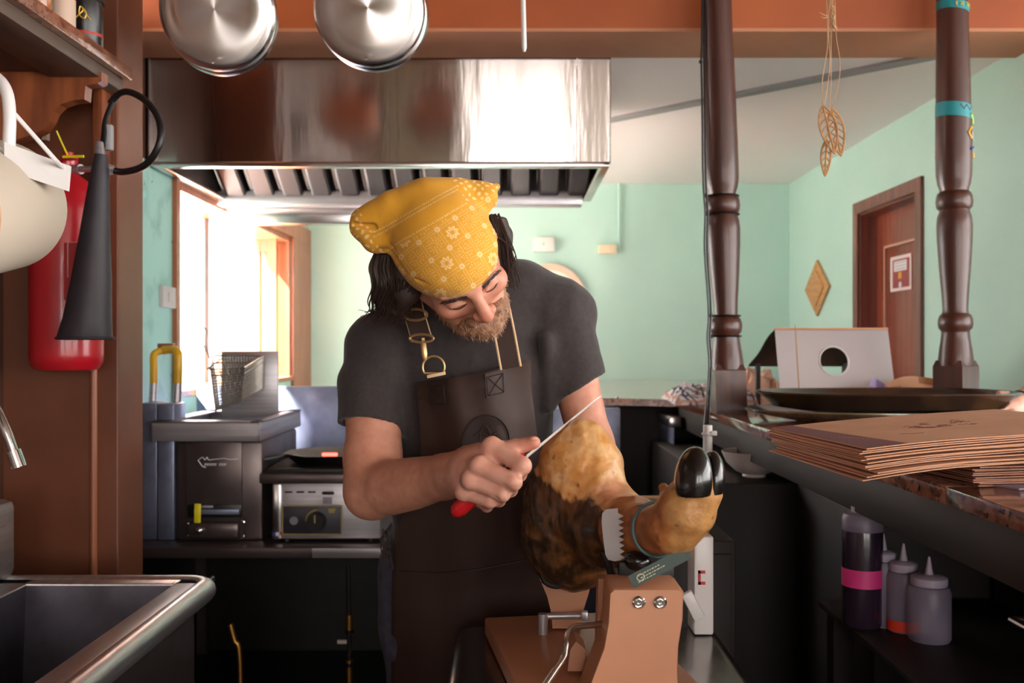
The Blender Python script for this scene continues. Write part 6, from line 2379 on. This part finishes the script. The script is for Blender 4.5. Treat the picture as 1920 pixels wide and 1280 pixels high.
for i in range(15):
    t = i / 14
    w_ = .0125 * (1 - .45 * t) * (1 if t < .93 else (1 - t) / .07 * .9 + .1)
    p = h0.lerp(tip, t * 1.0)
    rows.append([p - bw * w_ * .5, p + tn, p + bw * w_ * .5, p - tn])
mb = MB().grid(rows, closed=True)
mb.build('blade', 'blade', kf, angle=20)

# ------------------------------------------------------------------ steel prep cabinet under the stand
pc_ = thing('prep_cabinet', (.13, 1.36, 0), 'stainless steel prep cabinet under the ham stand', 'cabinet')
X0, X1, Y0, Y1, ZT = -.098, .36, 1.0, 1.715, .905


def rrect(x0, x1, y0, y1, r, n=6):
    out = []
    for cx, cy, a0 in ((x1 - r, y1 - r, 0), (x0 + r, y1 - r, 90), (x0 + r, y0 + r, 180), (x1 - r, y0 + r, 270)):
        for k in range(n + 1):
            a = math.radians(a0 + 90 * k / n)
            out.append((cx + r * math.cos(a), cy + r * math.sin(a)))
    return out


mb = MB()
pr = [(0, .10), (0, ZT - .02), (.002, ZT - .009), (.008, ZT - .003), (.02, ZT)]
rows = [[Vector((x, y, z)) for x, y in rrect(X0 + i_, X1 - i_, Y0 + i_, Y1 - i_, .028)] for i_, z in pr]
mb.grid(rows, closed=True)
mb.add(rows[-1], [tuple(range(len(rows[-1])))])
mb.build('body', 'prep_steel', pc_)
MB().box((X0 + .04, Y0 + .04, 0), (X1 - .04, Y1 - .04, .10)).build('plinth', 'black_iron', pc_)
MB().box((X0 + .03, Y0 - .012, .16), (X1 - .03, Y0 - .001, .82), .004).build('door', 'steel', pc_)
MB().tube([(X0 + .06, Y0 - .03, .6), (X0 + .06, Y0 - .03, .75)], .007, 10).build('handle', 'chrome', pc_)

# ------------------------------------------------------------------ customer's arm at the picture edge
cu = thing('person', P(2000, 800, 2.65), 'bare forearm of a guest with a black hair tie gripping the tray rim', 'person')
ar = SDF((1.20, 2.30, 1.16), (2.05, 3.0, 1.62), .004)
ar.chain([P(2190, 640, 2.80), P(2020, 700, 2.72), P(1935, 738, 2.64), P(1905, 758, 2.60)], [.048, .044, .029, .027], .02)
ar.ell(P(1893, 766, 2.585), (.036, .024, .022), _ry(.6), .015)
for k, (dx, dy) in enumerate(((0, 0), (-5, 9), (0, 17))):
    ar.chain([P(1893 + dx, 762 + dy, 2.575), P(1868 + dx, 772 + dy * .7, 2.56), P(1858 + dx, 780 + dy * .4, 2.575)], [.012, .0105, .009], .006)
ar.chain([P(1905, 752, 2.60), P(1890, 742, 2.61), P(1874, 738, 2.60)], [.014, .012, .009], .008)
ar.cone(P(2190, 640, 2.80), P(2200, 600, 2.86), .05, .055, .02)
v, q = ar.nets(2)
col = np.tile(nplin((214, 160, 138)), (len(v), 1)) * (.92 + .16 * fbm(v, 26, 3, 4))[:, None]
np_mesh('arm', v, q, 'skin', cu, col=col)
c, d = P(1915, 752, 2.61), (P(1935, 738, 2.64) - P(1905, 758, 2.60)).normalized()
xx, yy, _ = frame_from(d)
MB().tube([c + (xx * math.cos(a) + yy * math.sin(a)) * .0295 for a in [2 * PI * k / 28 for k in range(28)]], .0026, 6, closed=True).build('hair_tie', 'cable_black', cu)
sl_ = MB().tube([P(2170, 648, 2.79), P(2195, 610, 2.85), P(2210, 560, 2.92)], [.058, .066, .075], 20)
sl_.build('sleeve', 'shirt_cloth', cu)
